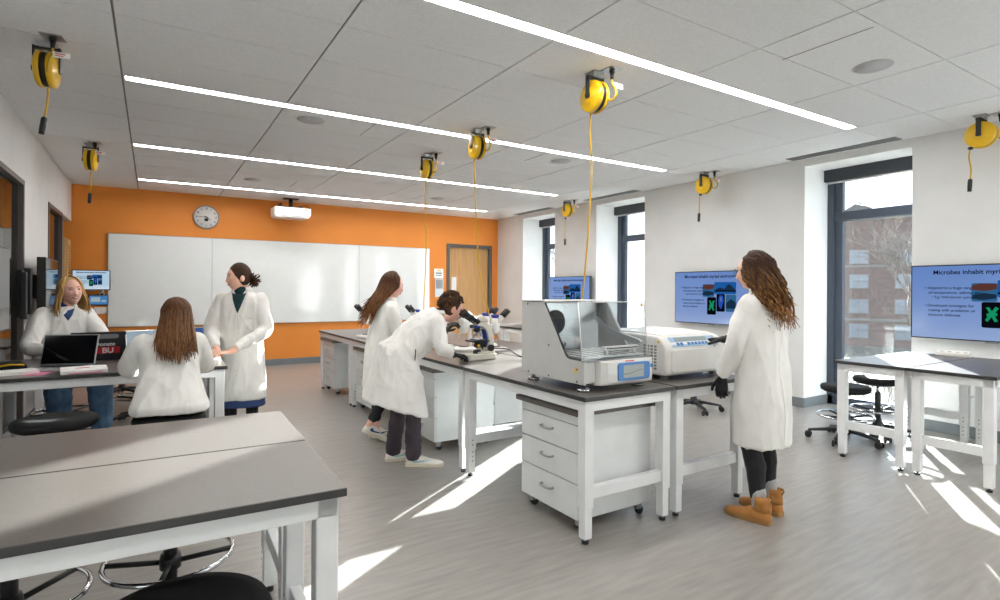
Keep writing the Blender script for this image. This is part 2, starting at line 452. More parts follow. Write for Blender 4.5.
# projector
pj = thing('projector', 'white short throw projector hanging from the ceiling by the orange wall', 'projector', (2.11, 10.5, CE))
MB().box(-.13, .13, -.09, .09, -.012, 0, .003).cyl((0, 0, -.01), (0, 0, -.16), .035).build('mount', 'black_plastic', pj)
MB().box(-.2, .2, -.1, .1, -.175, -.15, .01).box(-.2, -.17, -.1, .1, -.15, -.10, .004).tube(spline([(.1, .05, -.15), (.26, .03, -.10), (.36, .02, -.18), (.33, .0, -.26)]), .008).build('bracket', 'black_plastic', pj)
MB().prism([(-.31, -.18), (.31, -.18), (.31, -.30), (.27, -.36), (-.27, -.36), (-.31, -.33)], -.2, .2, bev=.012).build('housing', 'white_plastic', pj)
MB().box(.2, .24, -.203, -.2, -.235, -.215).build('emblem', 'grey_plastic', pj)
MB().box(-.2, .2, -.202, -.199, -.345, -.33).build('vent_slot', 'grey_plastic', pj)
# wall plates near the door
sg = thing('wall_notice', 'small white notice sheet on the orange wall left of the door', 'sign', (5.27, YB, 1.77))
MB().box(-.11, .11, -.008, 0, -.10, .10, .002).build('plate', 'paper', sg)
MB().box(-.05, .05, -.0095, -.008, .05, .07).build('header', 'warn_yellow', sg)
MB().box(-.07, .07, -.0095, -.008, -.01, .02).box(-.07, .07, -.0095, -.008, -.055, -.035).build('print_lines', 'grey_plastic', sg)
wp = thing('wall_panel', 'grey metal control plate below the white notice', 'control panel', (5.28, YB, 1.46))
MB().box(-.1, .1, -.014, 0, -.2, .2, .004).build('plate', 'steel', wp)
MB().box(-.08, .08, -.017, -.014, -.02, .17, .002).build('cover', 'grey_plastic', wp)
# ================================================================= SCREENS
def slide_mat(name, top, bot, s):
    m = bpy.data.materials.new(name); m.use_nodes = True; nt = m.node_tree; b = nt.nodes['Principled BSDF']; L = nt.links
    tc = nt.nodes.new('ShaderNodeTexCoord'); sp = nt.nodes.new('ShaderNodeSeparateXYZ'); r = nt.nodes.new('ShaderNodeValToRGB')
    L.new(tc.outputs['Generated'], sp.inputs[0]); L.new(sp.outputs['Z'], r.inputs[0])
    r.color_ramp.elements[0].color = lin(bot); r.color_ramp.elements[1].color = lin(top)
    e = r.color_ramp.elements.new(.25); e.color = lin('86a4dd')if name == 'slide' else lin(top)
    L.new(r.outputs[0], b.inputs['Emission Color']); b.inputs['Emission Strength'].default_value = s
    b.inputs['Base Color'].default_value = lin('08090c'); b.inputs['Roughness'].default_value = .12
    M[name] = m
slide_mat('slide', '6f93d6', '9fb7e6', .48)
slide_mat('slide_light', 'bcd6ea', 'd5e6f2', .5)
def rrect(x0, x1, z0, z1, r, n=4):
    out = []
    for cx, cz, a0 in ((x1-r, z1-r, 0), (x0+r, z1-r, PI/2), (x0+r, z0+r, PI), (x1-r, z0+r, 3*PI/2)):
        for k in range(n+1): a = a0 + k*PI/2/n; out.append((cx + r*math.cos(a), cz + r*math.sin(a)))
    return out
def slide_pictures(w, h, y, scr):
    """picture tiles of the slide, in the flat of the screen"""
    X = lambda f: -w/2 + f*w
    Z = lambda f: h/2 - f*h
    def tile(name, mats, polys):
        b = MB()
        for i, (mi, pts) in enumerate(polys):
            b.mi = mi; b.poly([(X(p), y - .0006*(i+1), Z(q)) for p, q in pts])
        b.build(name, mats, scr)
    rr = lambda a, b_, c, d: [(p, -q) for p, q in rrect(a, b_, -d, -c, .018)]
    tile('slide_picture', ['pic_lake', 'pic_red', 'pic_mount'], [(0, rr(.38, .53, .24, .485)), (1, [(.383, .27), (.43, .245), (.527, .25), (.527, .32), (.46, .345), (.383, .33)]), (2, [(.385, .40), (.45, .37), (.525, .39), (.525, .44), (.45, .465), (.385, .45)])])
    tile('slide_picture', ['pic_sky', 'pic_mount', 'pic_dark', 'pic_lake'], [(0, rr(.53, .80, .20, .43)), (1, [(.55, .34), (.60, .30), (.66, .33), (.70, .245), (.73, .25), (.79, .34), (.79, .36), (.55, .36)]), (2, [(.532, .36), (.798, .36), (.798, .385), (.532, .385)]), (3, [(.56, .295), (.60, .29), (.61, .297), (.57, .302)])])
    tile('slide_picture', ['pic_dark', 'pic_green', 'pic_green', 'pic_green'], [(0, rr(.44, .555, .49, .83)), (1, [(.465, .56), (.485, .56), (.535, .74), (.515, .75)]), (2, [(.52, .55), (.54, .57), (.475, .75), (.46, .73)]), (3, [(.47, .64), (.53, .63), (.53, .67), (.47, .68)])])
    tile('slide_picture', ['pic_dark', 'pic_jelly', 'slide_blue'], [(0, rr(.56, .665, .43, .765)), (1, [(.60, .45), (.64, .46), (.65, .56), (.62, .72), (.59, .66), (.585, .54)]), (2, [(.61, .48), (.63, .5), (.625, .58), (.605, .56)])])
    tile('slide_picture', ['pic_lake', 'pic_mount'], [(0, rr(.675, .80, .44, .76)), (1, [(.68, .6), (.74, .52), (.795, .58), (.795, .7), (.68, .7)])])
def slide_text(w, h, y, scr):
    s = h/.72
    def T(t, f, g, size, al='LEFT', bold=0): return (t, size*s, al, Matrix.Translation((-w/2 + f*w, y-.0008, h/2 - g*h)) @ Matrix.Rotation(PI/2, 4, 'X'), bold)
    for it_ in [T('Microbes inhabit myriad environments', .5, .115, .060, 'CENTER', .0012),
        T('\u2022 Adapted to a huge range of', .085, .32, .038, bold=.0004), T('of temperature, salinity, pH', .11, .385, .038, bold=.0004), T('\u2022 E.g. Helicobacter pylori', .135, .445, .033, bold=.0003),
        T('\u2022 Developed strategies for', .085, .565, .038, bold=.0004), T('coping with predation or', .11, .63, .038, bold=.0004), T('immune defenses', .11, .695, .038, bold=.0004)]: text_obj('slide_text', [it_], 'slide_text', scr)
def tv(label, loc, rz, w, h, slide='slide', depth=.05, name='wall_television', off=None, group='wall screens'):
    t = thing(name, label, 'television', loc, rz, group)
    b = .012
    MB().box(-w/2-b, w/2+b, 0, depth, -h/2-b, h/2+b, .004).build('housing', 'black_plastic', t)
    MB().box(-.16, .16, depth, depth+.06 if off is None else off, -.12, .12, .004).build('wall_bracket', 'black_plastic', t)
    MB().box(-.05, .05, -.004, .01, -h/2-b-.012, -h/2-b+.002, .002).build('sensor_bar', 'grey_plastic', t)
    s_ = MB().box(-w/2, w/2, -.002, .003, -h/2, h/2).build('screen', slide, t)
    if slide != 'screen_dark':
        slide_text(w, h, -.003, s_); slide_pictures(w, h, -.003, s_)
    return t
tv('large wall screen nearest, lit with a blue slide above the right bench', (XR-.11, 1.958, 1.326), -PI/2, 1.29, .715)
tv('wall screen with blue slide in the middle, behind the standing woman in glasses', (XR-.11, 5.03, 1.329), -PI/2, 1.28, .725)
tv('farthest screen on the window wall, seen past the shaker', (XR-.11, 8.21, 1.33), -PI/2, 1.20, .68)
a = .10
tv('dark glossy screen on an arm at the left wall behind the blond woman', (-.90, 7.50, 1.425), PI/2+.02, .95, .56, 'screen_dark', .07, off=.2)
tv('dark glossy screen nearest the camera on the left wall, cut by the frame', (-.90, 4.92, 1.405), PI/2, 1.0, .58, 'screen_dark', .07, off=.18)
# dark equipment arm folded against the wall behind the left screen
ar = thing('screen_arm', 'black folding wall arm beside the left dark screen', 'bracket', (XL, 6.86, 1.36))
MB().box(0, .05, -.1, .1, -.22, .22, .006).build('wall_plate', 'black_plastic', ar)
MB().box(.04, .09, -.16, -.1, -.24, .20, .01).box(.04, .10, .02, .08, -.2, .24, .01).build('arm_link', 'black_plastic', ar)
# small lit screens on the orange wall
t = tv('small pale blue lit screen on the orange wall at the whiteboard corner', (-.80, 10.62, 1.535), 0, .46, .285, 'slide_light', .04, 'small_television', off=.30, group='small screens on the orange wall')
tb = thing('wall_tablet', 'little glowing blue tablet under the small wall screen', 'tablet', (-.725, YB, 1.22))
MB().box(-.135, .135, -.03, 0, -.085, .085, .006).build('case', 'black_plastic', tb)
sc2 = MB().box(-.12, .12, -.032, -.028, -.07, .07).build('screen', 'tablet_glow', tb)
MB().box(-.10, .02, -.0335, -.032, -.03, .045).box(.035, .10, -.0335, -.032, -.03, .0).build('icons', 'slide_pale', sc2)
cp = thing('wall_plate', 'white switch plate below the wall tablet', 'switch plate', (-.70, YB, 1.05))
MB().box(-.09, .09, -.012, 0, -.055, .055, .004).build('plate', 'white_plastic', cp)
MB().box(-.06, -.02, -.016, -.01, -.03, .03, .002).box(.02, .06, -.016, -.01, -.03, .03, .002).build('switch', 'paper', cp)
# camera knob under small screen
wc = thing('web_camera', 'small grey camera hanging under the pale blue wall screen', 'camera', (-.66, 10.6, 1.36))
MB().cyl((0, 0, .02), (0, 0, -.03), .02).ball((0, -.01, -.045), .035).build('body', 'grey_plastic', wc)
MB().cyl((0, -.03, -.045), (0, -.05, -.045), .016).build('lens', 'black_plastic', wc)
# wooden louvred cabinet standing in the alcove at the left end of the orange wall
lc = thing('louvred_cabinet', 'tall pale wood cabinet with louvred front in the left alcove', 'cabinet', (-1.19, 10.52, 0))
MB().box(-.16, .10, -.18, .18, .02, 2.16, .006).build('carcass', 'wood_light', lc)
dr = MB().box(.10, .125, -.175, -.14, .05, 2.14).box(.10, .125, .14, .175, .05, 2.14).box(.10, .125, -.14, .14, 2.06, 2.14).box(.10, .125, -.14, .14, .05, .13)
o = dr.build('door', 'wood_light', lc)
sl = MB()
for k in range(46):
    z = .15 + k*.0415; sl.prism([(-.02+.105, z), (.008+.113, z+.012), (.008+.113, z+.02), (.085, z+.008)], -.14, .14)
sl.build('louvre', 'wood_light', o)

# ================================================================= DESKS
TOP = .83
def desk(name, L, D, label, group, rear_bar=True):
    t = thing(name, label, 'desk', (0, 0, 0), 0, group); x, y = L/2, D/2
    wt = MB().box(-x, x, -y, y, TOP-.026, TOP, .004).build('worktop', ['worktop', 'worktop_edge'], t)
    for p in wt.data.polygons: p.material_index = 0 if p.normal.z > .9 else 1
    a = MB(); i = .02
    for s in (-1, 1):
        a.box(-x+i, x-i, s*(y-i-.03), s*(y-i), TOP-.086, TOP-.027, .003) if s > 0 else a.box(-x+i, x-i, -y+i, -y+i+.03, TOP-.086, TOP-.027, .003)
        a.box(s*(x-i)-(.03 if s > 0 else 0), s*(x-i)+(0 if s > 0 else .03), -y+i+.03, y-i-.03, TOP-.086, TOP-.027, .003)
    a.build('apron', 'white_metal', t)
    for sx in (-1, 1):
        for sy in (-1, 1):
            cx, cy = sx*(x-i-.033), sy*(y-i-.033)
            g = MB().box(cx-.033, cx+.033, cy-.033, cy+.033, .20, TOP-.027, .005).box(cx-.027, cx+.027, cy-.027, cy+.027, .03, .205, .003).build('leg', 'white_metal', t)
            MB().cyl((cx, cy, .0), (cx, cy, .016), .02).cyl((cx, cy, .012), (cx, cy, .032), .008).build('foot', 'black_plastic', g)
            h = MB()
            for k in range(5):
                z = .12 + k*.034
                if z > .2: z += .02
                h.cyl((cx - sx*.0335, cy, z), (cx - sx*.0345, cy, z), .006, 8)
            h.build('bolt_hole', 'groove', g)
    for sx in (-1, 1):
        cx = sx*(x-i-.033)
        MB().box(cx-.02, cx+.02, -y+i+.06, y-i-.06, .245, .315, .004).build('stretcher', 'white_metal', t)
    return t
G1 = 'front workbench desks'
fd_ = desk('workbench_desk', 1.50, .60, 'foreground desk nearest the camera with sunlit dark top', G1); fd_.location = (-.247, 1.957, 0); fd_.rotation_euler = (0, 0, -.028)
dup(fd_, (-.230, 2.561, 0), -.028, 'second foreground desk, butted behind the nearest one', G1)
G2 = 'second row desks'
dup(fd_, (-.26, 4.985, 0), 0, 'desk with the black open laptop, in front of the seated brunette', G2)
dup(fd_, (-.26, 5.589, 0), 0, 'desk the blond woman sits behind, with stickered laptop', G2)
G3 = 'third row desks'
dup(fd_, (-.27, 7.50, 0), 0, 'empty desk behind the blond woman, nearer of the back pair', G3)
dup(fd_, (-.27, 8.104, 0), 0, 'empty desk nearest the orange wall, behind the blond woman', G3)
G4 = 'island desks'
isl = desk('island_desk', 1.435, .73, 'island desk carrying the shaker, above the nearest drawer unit', G4)
il = [['island desk carrying the shaker, above the nearest drawer unit', 'island desk carrying the centrifuge, beside the woman in glasses'],
      ['island desk where the bending man leans at the microscope', 'island desk behind the microscopes, window side'],
      ['island desk in front of the long haired woman', 'island desk on the window side past the microscopes'],
      ['far end island desk over the farthest drawer unit', 'far end island desk on the window side']]
for r in range(4):
    for c in range(2):
        loc = (2.38 + c*.745, 3.048 + r*1.44, 0)
        if r == c == 0: isl.location = loc; isl.rotation_euler = (0, 0, PI/2)
        else: dup(isl, loc, PI/2, il[r][c], G4)
G5 = 'desks under the near wall screen'
rd_ = desk('window_desk', 1.37, .545, 'right desk with two stools tucked under, by the large window', G5); rd_.location = (5.695, 2.27, 0)
dup(rd_, (5.695, 1.716, 0), 0, 'right desk cut by the frame, under the near wall screen', G5)
G6 = 'desks at the far window'
dup(rd_, (5.52, 7.36, 0), 0, 'far corner desk, nearer of two beyond the shaker', G6)
dup(rd_, (5.52, 7.915, 0), 0, 'far corner desk by the farthest window', G6)

# ================================================================= DRAWER UNITS  (front faces -X)
def drawer_unit(label, group):
    t = thing('drawer_unit', label, 'cabinet', (0, 0, 0), 0, group)
    D, W, H0, H1 = .60, .57, .085, .695
    MB().box(.02, D, -W/2, W/2, H0, H1, .003).build('carcass', 'white_laminate', t)
    MB().box(-.03, D+.02, -W/2-.03, W/2+.03, H1, H1+.034, .004).build('worktop', 'worktop', t)
    MB().box(.0, .02, -W/2, W/2, H1-.055, H1-.002, .002).build('apron', 'white_laminate', t)
    zs = [(H0+.002, H0+.205), (H0+.212, H0+.385), (H0+.392, H1-.062)]
    for z0, z1 in zs:
        d = MB().box(0, .02, -W/2, W/2, z0, z1, .003).build('drawer', 'white_laminate', t)
        zc = (z0+z1)/2 + .02
        MB().tube(spline([(0, -.055, zc), (-.02, -.052, zc-.001), (-.028, -.03, zc-.003), (-.028, .03, zc-.003), (-.02, .052, zc-.001), (0, .055, zc)], 4), .0075).build('handle', 'steel', d)
    for x in (.06, D-.06):
        for y in (-W/2+.05, W/2-.05):
            c = MB().box(x-.022, x+.022, y-.016, y+.016, .035, H0, .004).build('caster', 'steel', t)
            MB().cyl((x+.012, y-.011, .026), (x+.012, y+.011, .026), .026, 20).build('wheel', 'black_plastic', c)
    return t
G7 = 'white drawer units under the island'
du = drawer_unit('white drawer unit nearest, under the shaker end of the island', G7); du.location = (2.085, 2.76, 0)
dup(du, (2.085, 4.68, 0), 0, 'white drawer unit just right of the bending man\'s legs', G7)
dup(du, (2.07, 6.25, 0), 0, 'white drawer unit mostly hidden behind the long haired woman', G7)
dup(du, (2.06, 7.74, 0), 0, 'white drawer unit at the far end of the island', G7)
dup(du, (2.86, 4.97, 0), 0, 'white drawer unit on the window side of the island, behind another', G7)

# ================================================================= STOOLS
def stool(label, x, y, seat_h, rz=0, ring_h=.30, tilt=0):
    t = thing('lab_stool', label, 'stool', (x, y, 0), rz, 'black drafting stools')
    H = seat_h
    prof = [(0, H-.072), (.12, H-.072), (.18, H-.068), (.206, H-.054), (.212, H-.026), (.203, H-.009), (.16, H-.001), (.08, H-.010), (0, H-.013)]
    MB().lathe(prof, 40).build('seat', 'black_seat', t)
    MB().lathe([(0, H-.085), (.10, H-.085), (.13, H-.071), (0, H-.071)], 24).build('seat_plate', 'black_plastic', t)
    MB().tube([(.03, 0, H-.090), (.15, .02, H-.098), (.21, .03, H-.096)], .006).build('height_lever', 'black_plastic', t)
    MB().cyl((0, 0, H-.075), (0, 0, H-.17), .015).build('piston', 'chrome', t)
    MB().lathe([(0, .12), (.026, .12), (.026, H-.16), (.022, H-.15), (0, H-.15)], 20).build('column', 'black_plastic', t)
    MB().lathe([(0, .075), (.05, .075), (.055, .11), (.04, .14), (.03, .17), (0, .17)], 20).build('hub', 'black_plastic', t)
    R = .235
    fr = MB().tube([(R*math.cos(a), R*math.sin(a), ring_h) for a in [2*PI*k/48 for k in range(48)]], .011, 10, closed=True).build('foot_ring', 'chrome', t)
    sp = MB().lathe([(0, ring_h-.045), (.04, ring_h-.045), (.042, ring_h-.01), (.036, ring_h+.015), (0, ring_h+.015)], 16)
    for k in range(4):
        a = k*PI/2 + .5; sp.tube([(.03*math.cos(a), .03*math.sin(a), ring_h-.02), (R*math.cos(a), R*math.sin(a), ring_h)], .011, 6)
    sp.build('ring_spoke', 'black_plastic', fr)
    for k in range(5):
        a = 2*PI*k/5 + .3; c, s = math.cos(a), math.sin(a)
        rings = []
        for q, w, z, h in ((.03, .028, .105, .03), (.12, .024, .10, .026), (.24, .02, .082, .02), (.31, .018, .072, .014)):
            rings.append([(q*c - s*w*u, q*s + c*w*u, z + h*v) for u, v in ((-1, -.6), (1, -.6), (1, .3), (.6, .6), (-.6, .6), (-1, .3))])
        g = MB().loft(rings).build('leg', 'black_plastic', t)
        cb_ = MB(); wx, wy = .30*c, .30*s
        cb_.cyl((wx, wy, .072), (wx, wy, .045), .012)
        for d in (-1, 1):
            ox, oy = -s*.014*d, c*.014*d
            cb_.cyl((wx+ox+.01*c, wy+oy+.01*s, .0295), (wx+ox*2.1+.01*c, wy+oy*2.1+.01*s, .0295), .0295, 20)
        cb_.cyl((wx - s*.012, wy + c*.012, .04), (wx + s*.012, wy - c*.012, .04), .024, 14)
        cb_.build('caster', 'black_plastic', g)
    return t
stool('black stool seat in front of the nearest desk, at the bottom edge', .065, 1.60, .615, .4, .22)
stool('stool under the foreground desk, chrome ring centred below its edge', .07, 2.69, .60, .9, .30)
stool('stool under the foreground desk at the far left bottom, chrome ring cut by frame', -.43, 2.62, .60, .2, .30)
stool('empty black stool at the left, before the desk with the black laptop', -.485, 4.20, .65, .5)
stool('stool under the seated brunette woman', .10, 4.20, .60, .1)
stool('stool the blond woman sits on', -.66, 6.33, .60, .4)
stool('empty stool rolled under the back desk, nearer of two', -.10, 6.95, .56, .6, .28)
stool('empty stool farther back under the back desk by the orange wall', -.33, 8.75, .56, .1, .28)
stool('black stool left of the two under the right window desk', 5.62, 2.74, .535, .55, .24)
stool('black stool right of the two, closer to the window', 6.12, 2.68, .58, 1.0, .26)
stool('stool on the far side of the island, seen between centrifuge legs and woman', 5.48, 4.38, .56, .15, .28)
stool('stool at the far corner desk, left of two', 5.02, 6.75, .56, .15, .28)
stool('stool at the far corner desk, right of two', 5.62, 6.72, .56, .5, .28)

# ================================================================= CORD REELS (disc turns about X)
def reel(label, x, y, cord, connector=True, rz=0, stop=False):
    g = 'yellow cord reels hanging from the ceiling'
    t = thing('cord_reel', label, 'cord reel', (x, y, CE), rz, g)
    z = -.18; R = .118
    MB().box(-.055, .055, -.05, .05, -.012, 0, .003).box(-.04, .04, -.035, .035, -.04, -.01, .003).build('ceiling_mount', 'steel', t)
    MB().box(-.075, -.066, -.02, .02, z-.02, -.03, .003).box(-.07, .07, -.02, .02, -.05, -.035, .003).box(.066, .075, -.02, .02, z-.02, -.03, .003).cyl((-.08, 0, z), (-.05, 0, z), .02).build('yoke', 'black_plastic', t)
    prof = lambda s: [(0, s*.064), (.05, s*.064), (.055, s*.058), (.095, s*.055), (R-.006, s*.046), (R, s*.036), (R, s*.018), (0, s*.018)]
    for s in (-1, 1): MB().lathe(prof(s), 40, (0, 0, z), 'x').build('shell', 'yellow', t)
    MB().lathe([(0, -.018), (R-.008, -.018), (R-.008, .018), (0, .018)], 40, (0, 0, z), 'x').build('band', 'black_plastic', t)
    MB().prism([(-.03, z-.055), (.03, z-.055), (.03, z-.035), (-.03, z-.035)], -.0665, -.064, 'x').build('rating_sticker', 'warn_yellow', t)
    MB().box(.0, .12, -.18, -.06, -.006, 0, .002).build('outlet_plate', 'steel', t)
    MB().cyl((.06, -.12, -.004), (.06, -.12, -.025), .02).cyl((.06, -.12, -.025), (.06, -.12, -.075), .017, 12, .012).build('plug', 'black_plastic', t)
    MB().tube(spline([(.06, -.12, -.07), (.06, -.125, -.11), (.055, -.16, -.15), (.05, -.175, -.2), (.04, -.15, -.235), (.03, -.115, -.225), (.02, -.10, -.20)], 6), .0075, 8).build('pigtail', 'yellow_cord', t)
    lb = MB().box(.062, .155, -.135, -.133, -.135, -.098).build('warning_tag', 'paper', t)
    MB().box(.075, .13, -.1365, -.135, -.113, -.107).box(.075, .12, -.1365, -.135, -.125, -.12).build('tag_print', 'text_red', lb)
    pts = [V(p) for p in cord]
    MB().tube(spline(pts, 8), .0065, 8).build('cord', 'yellow_cord', t)
    if stop: MB().ball(pts[0]*.75 + pts[1]*.25, (.022, .022, .015)).build('cord_stop', 'black_plastic', t)
    if connector:
        d = (pts[-1]-pts[-2]).normalized(); p = pts[-1]
        MB().tube([p-d*.012, p, p+d*.05, p+d*.055, p+d*.105], lambda q: .011 if q < .2 else .018 if q < .9 else .016, 12).build('connector', 'black_plastic', t)
    return t
S = lambda dz, dy=.0: [(0, .03, -.32), (.0, .035, -.40), (.0, .035+dy, -.32-dz)]
reel('yellow cord reel nearest, top left, seen edge on', -.60, 4.72, [(0, .03, -.29), (-.005, .03, -.40), (-.02, .03, -.50)], rz=-.12)
reel('yellow cord reel second from the left, before the orange wall', -.60, 7.80, [(0, .03, -.29), (0, .03, -.40), (-.01, .03, -.56)], rz=-.1)
def wcord(x, y, pts): return [p - V((x, y, CE)) for p in pts]
x, y = 2.79, 6.12
reel('yellow reel with long cord dropping behind the bending man, left of two', x, y, [(0, .045, -.285), (0, .05, -.8)] + wcord(x, y, [at(426.5, 230, 6.67), at(425.5, 270, 6.66), at(424, 300, 6.6), at(424, 322, 6.5), at(424, 330, 6.4)]), False)
x, y = 2.785, 4.90
reel('yellow reel with long cord curving down to the microscopes', x, y, [(0, .045, -.285), (0, .05, -.42)] + wcord(x, y, [at(475.5, 205, 5.6), at(477.5, 245, 5.58), at(480, 275, 5.56), at(486, 300, 5.54), at(490, 322, 5.52), at(490, 347, 5.5)]), False)
x, y = 2.79, 3.14
reel('yellow reel with long cord dropping behind the clear lidded shaker', x, y, [(0, .045, -.285), (0, .05, -.42)] + wcord(x, y, [at(591.5, 170, 4.17), at(589, 220, 4.17), at(585, 270, 4.18), at(582, 298, 4.19), at(578, 330, 4.2), at(576, 365, 4.2)]), False)
reel('yellow reel by the window wall over the middle screen', 6.38, 4.95, [(0, .055, -.28), (.0, .075, -.35), (.0, .075, -.45), (0, .08, -.56)], stop=True)
reel('smallest yellow reel, between the two far windows', 6.34, 7.85, [(0, .045, -.285), (.0, .06, -.42), (0, .06, -.70)], stop=True)
reel('yellow reel at the right edge above the near wall screen', 6.42, 1.97, [(0, .075, -.26), (.0, .09, -.36), (0, .075, -.48), (0, .08, -.58)], stop=True)
# ================================================================= BENCH EQUIPMENT
def microscope(label, x, y, rz, group='compound microscopes on the island'):
    t = thing('microscope', label, 'microscope', (x, y, TOP), rz, group)
    b = MB(); b.prism([(p, q) for p, q in rrect(-.16, .13, -.085, .085, .03)], 0, .05, 'z', bev=.008)
    b.box(-.04, .125, -.06, .06, .045, .065, .01); b.build('base', 'beige_plastic', t)
    arm = [(.125, .05), (.13, .12), (.125, .20), (.10, .27), (.05, .315), (-.02, .325), (-.045, .32), (-.045, .285), (.0, .28), (.035, .26), (.06, .22), (.07, .16), (.065, .10), (.05, .05)]
    MB().prism(arm, -.038, .038, bev=.008).build('arm', 'beige_plastic', t)
    MB().prism([(.045, .12), (.06, .12), (.0655, .16), (.055, .215), (.035, .25), (.05, .20), (.06, .16)], -.032, .032).build('arm_inlay', 'blue_cap', t)
    MB().prism([(-.065, .315), (.07, .315), (.055, .345), (.02, .37), (-.03, .365), (-.075, .335)], -.05, .05, bev=.012).build('head', 'beige_plastic', t)
    MB().lathe([(0, .268), (.035, .268), (.036, .285), (0, .288)], 24, (-.025, 0, 0)).build('head_ring', 'blue_cap', t)
    for s in (-1, 1):
        e = MB().tube([(-.03, s*.033, .318), (-.10, s*.033, .358), (-.135, s*.033, .378)], .023, 14).tube([(-.125, s*.033, .372), (-.175, s*.033, .401), (-.183, s*.033, .405)], .028, 14).build('eyepiece', 'black_plastic', t)
    n = MB().lathe([(0, .225), (.03, .235), (.034, .255), (.02, .268), (0, .27)], 20, (-.025, 0, 0)).build('nosepiece', 'black_plastic', t)
    for k, (dx, dy, l) in enumerate(((-.02, 0, .05), (.012, .02, .035), (.012, -.02, .04))):
        p = V((-.025 + dx*.8, dy, .24)); d = V((dx*1.2, dy*1.2, -.05)).normalized()
        MB().cyl(p, p + d*l, .011, 14).cyl(p + d*l, p + d*(l+.012), .009, 14, .005).build('objective', 'steel', n)
    MB().box(-.10, .055, -.075, .075, .150, .163, .003).box(-.06, .02, -.09, .06, .163, .170, .002).build('stage', 'black_plastic', t)
    MB().box(-.05, .0, -.03, .03, .170, .1725).build('slide_glass', 'light_blue', t)
    MB().cyl((-.02, 0, .10), (-.02, 0, .148), .026, 18).cyl((-.05, 0, .118), (.0, 0, .118), .014, 12).box(.0, .06, -.02, .02, .10, .15).build('condenser', 'black_plastic', t)
    MB().cyl((-.03, -.028, .118), (-.03, -.04, .118), .012, 12).build('aperture_ring', 'warn_yellow', t)
    MB().lathe([(0, .05), (.035, .05), (.032, .075), (.02, .082), (0, .082)], 22, (-.025, 0, 0)).build('lamp_house', 'black_plastic', t)
    for s in (-1, 1):
        MB().cyl((.085, s*.036, .095), (.085, s*.062, .095), .028, 22).cyl((.085, s*.060, .095), (.085, s*.075, .095), .016, 18).build('focus_knob', 'black_plastic', t)
    MB().box(.1295, .133, -.02, .02, .075, .10).build('power_switch', 'black_plastic', t)
    return t
def stereo(label, x, y, rz):
    g = 'white stereo microscopes on the island'
    t = thing('stereo_microscope', label, 'microscope', (x, y, TOP), rz, g)
    MB().lathe([(0, 0), (.12, 0), (.125, .012), (.115, .028), (.05, .034), (0, .034)], 32).build('base', 'white_plastic', t)
    MB().lathe([(.05, .034), (.052, .036), (0, .038)], 24).build('stage_plate', 'black_plastic', t)
    MB().cyl((.075, 0, .03), (.075, 0, .33), .019, 18).build('post', 'white_plastic', t)
    MB().box(.02, .105, -.026, .026, .20, .26, .01).build('carrier', 'white_plastic', t)
    MB().cyl((.07, -.055, .23), (.07, .055, .23), .017, 16).build('focus_knob', 'black_plastic', t)
    MB().lathe([(0, .16), (.03, .165), (.042, .20), (.046, .27), (.042, .30), (.03, .315), (0, .315)], 24).build('head', 'white_plastic', t)
    MB().lathe([(0, .315), (.030, .315), (.040, .335), (.041, .348), (0, .35)], 24).build('head_cap', 'blue_cap', t)
    for s in (-1, 1):
        MB().tube([(-.02, s*.02, .275), (-.075, s*.03, .335)], .021, 14).build('tube', 'white_plastic', t)
        MB().tube([(-.07, s*.03, .33), (-.115, s*.032, .377), (-.13, s*.033, .392)], .024, 14).build('eyepiece', 'black_plastic', t)
    MB().tube(spline([(.03, .03, .17), (.0, .06, .15), (-.02, .05, .11), (-.015, .03, .09)], 5), .006).build('lamp_arm', 'steel', t)
    return t
microscope('beige compound microscope the bending man looks into', 2.365, 4.10, .06)
stereo('white stereo microscope by the man\'s raised glove, nearer of two', 2.58, 4.78, .2)
stereo('white stereo microscope just behind the one by the man\'s glove', 2.50, 5.10, .5)
stereo('white stereo microscope behind the beige one, eyepieces turned to the window', 2.97, 5.02, PI+.2)
stereo('blue capped stereo microscope hidden behind the beige arm', 2.84, 4.62, PI-.3)
stereo('stereo microscope at the far left island edge, left of the long haired woman', 2.22, 6.62, .1)
stereo('stereo microscope between the long haired woman and the man\'s back, left one', 2.44, 6.28, .4)
stereo('stereo microscope between the long haired woman and the man\'s back, right one', 2.70, 6.20, .3)
pc_ = thing('power_cable', 'dark cable from the beige microscope lying on the island', 'cable', (0, 0, TOP))
MB().tube(spline([(2.50, 4.10, .085), (2.60, 4.02, .08), (2.66, 3.95, .03), (2.72, 3.86, .008), (2.80, 3.84, .008), (2.86, 3.9, .008), (2.95, 3.86, .008), (3.05, 3.88, .008)], 8), .0055, 8).build('lead', 'black_plastic', pc_)
MB().box(3.04, 3.10, 3.865, 3.895, .002, .026, .004).build('plug', 'grey_plastic', pc_)

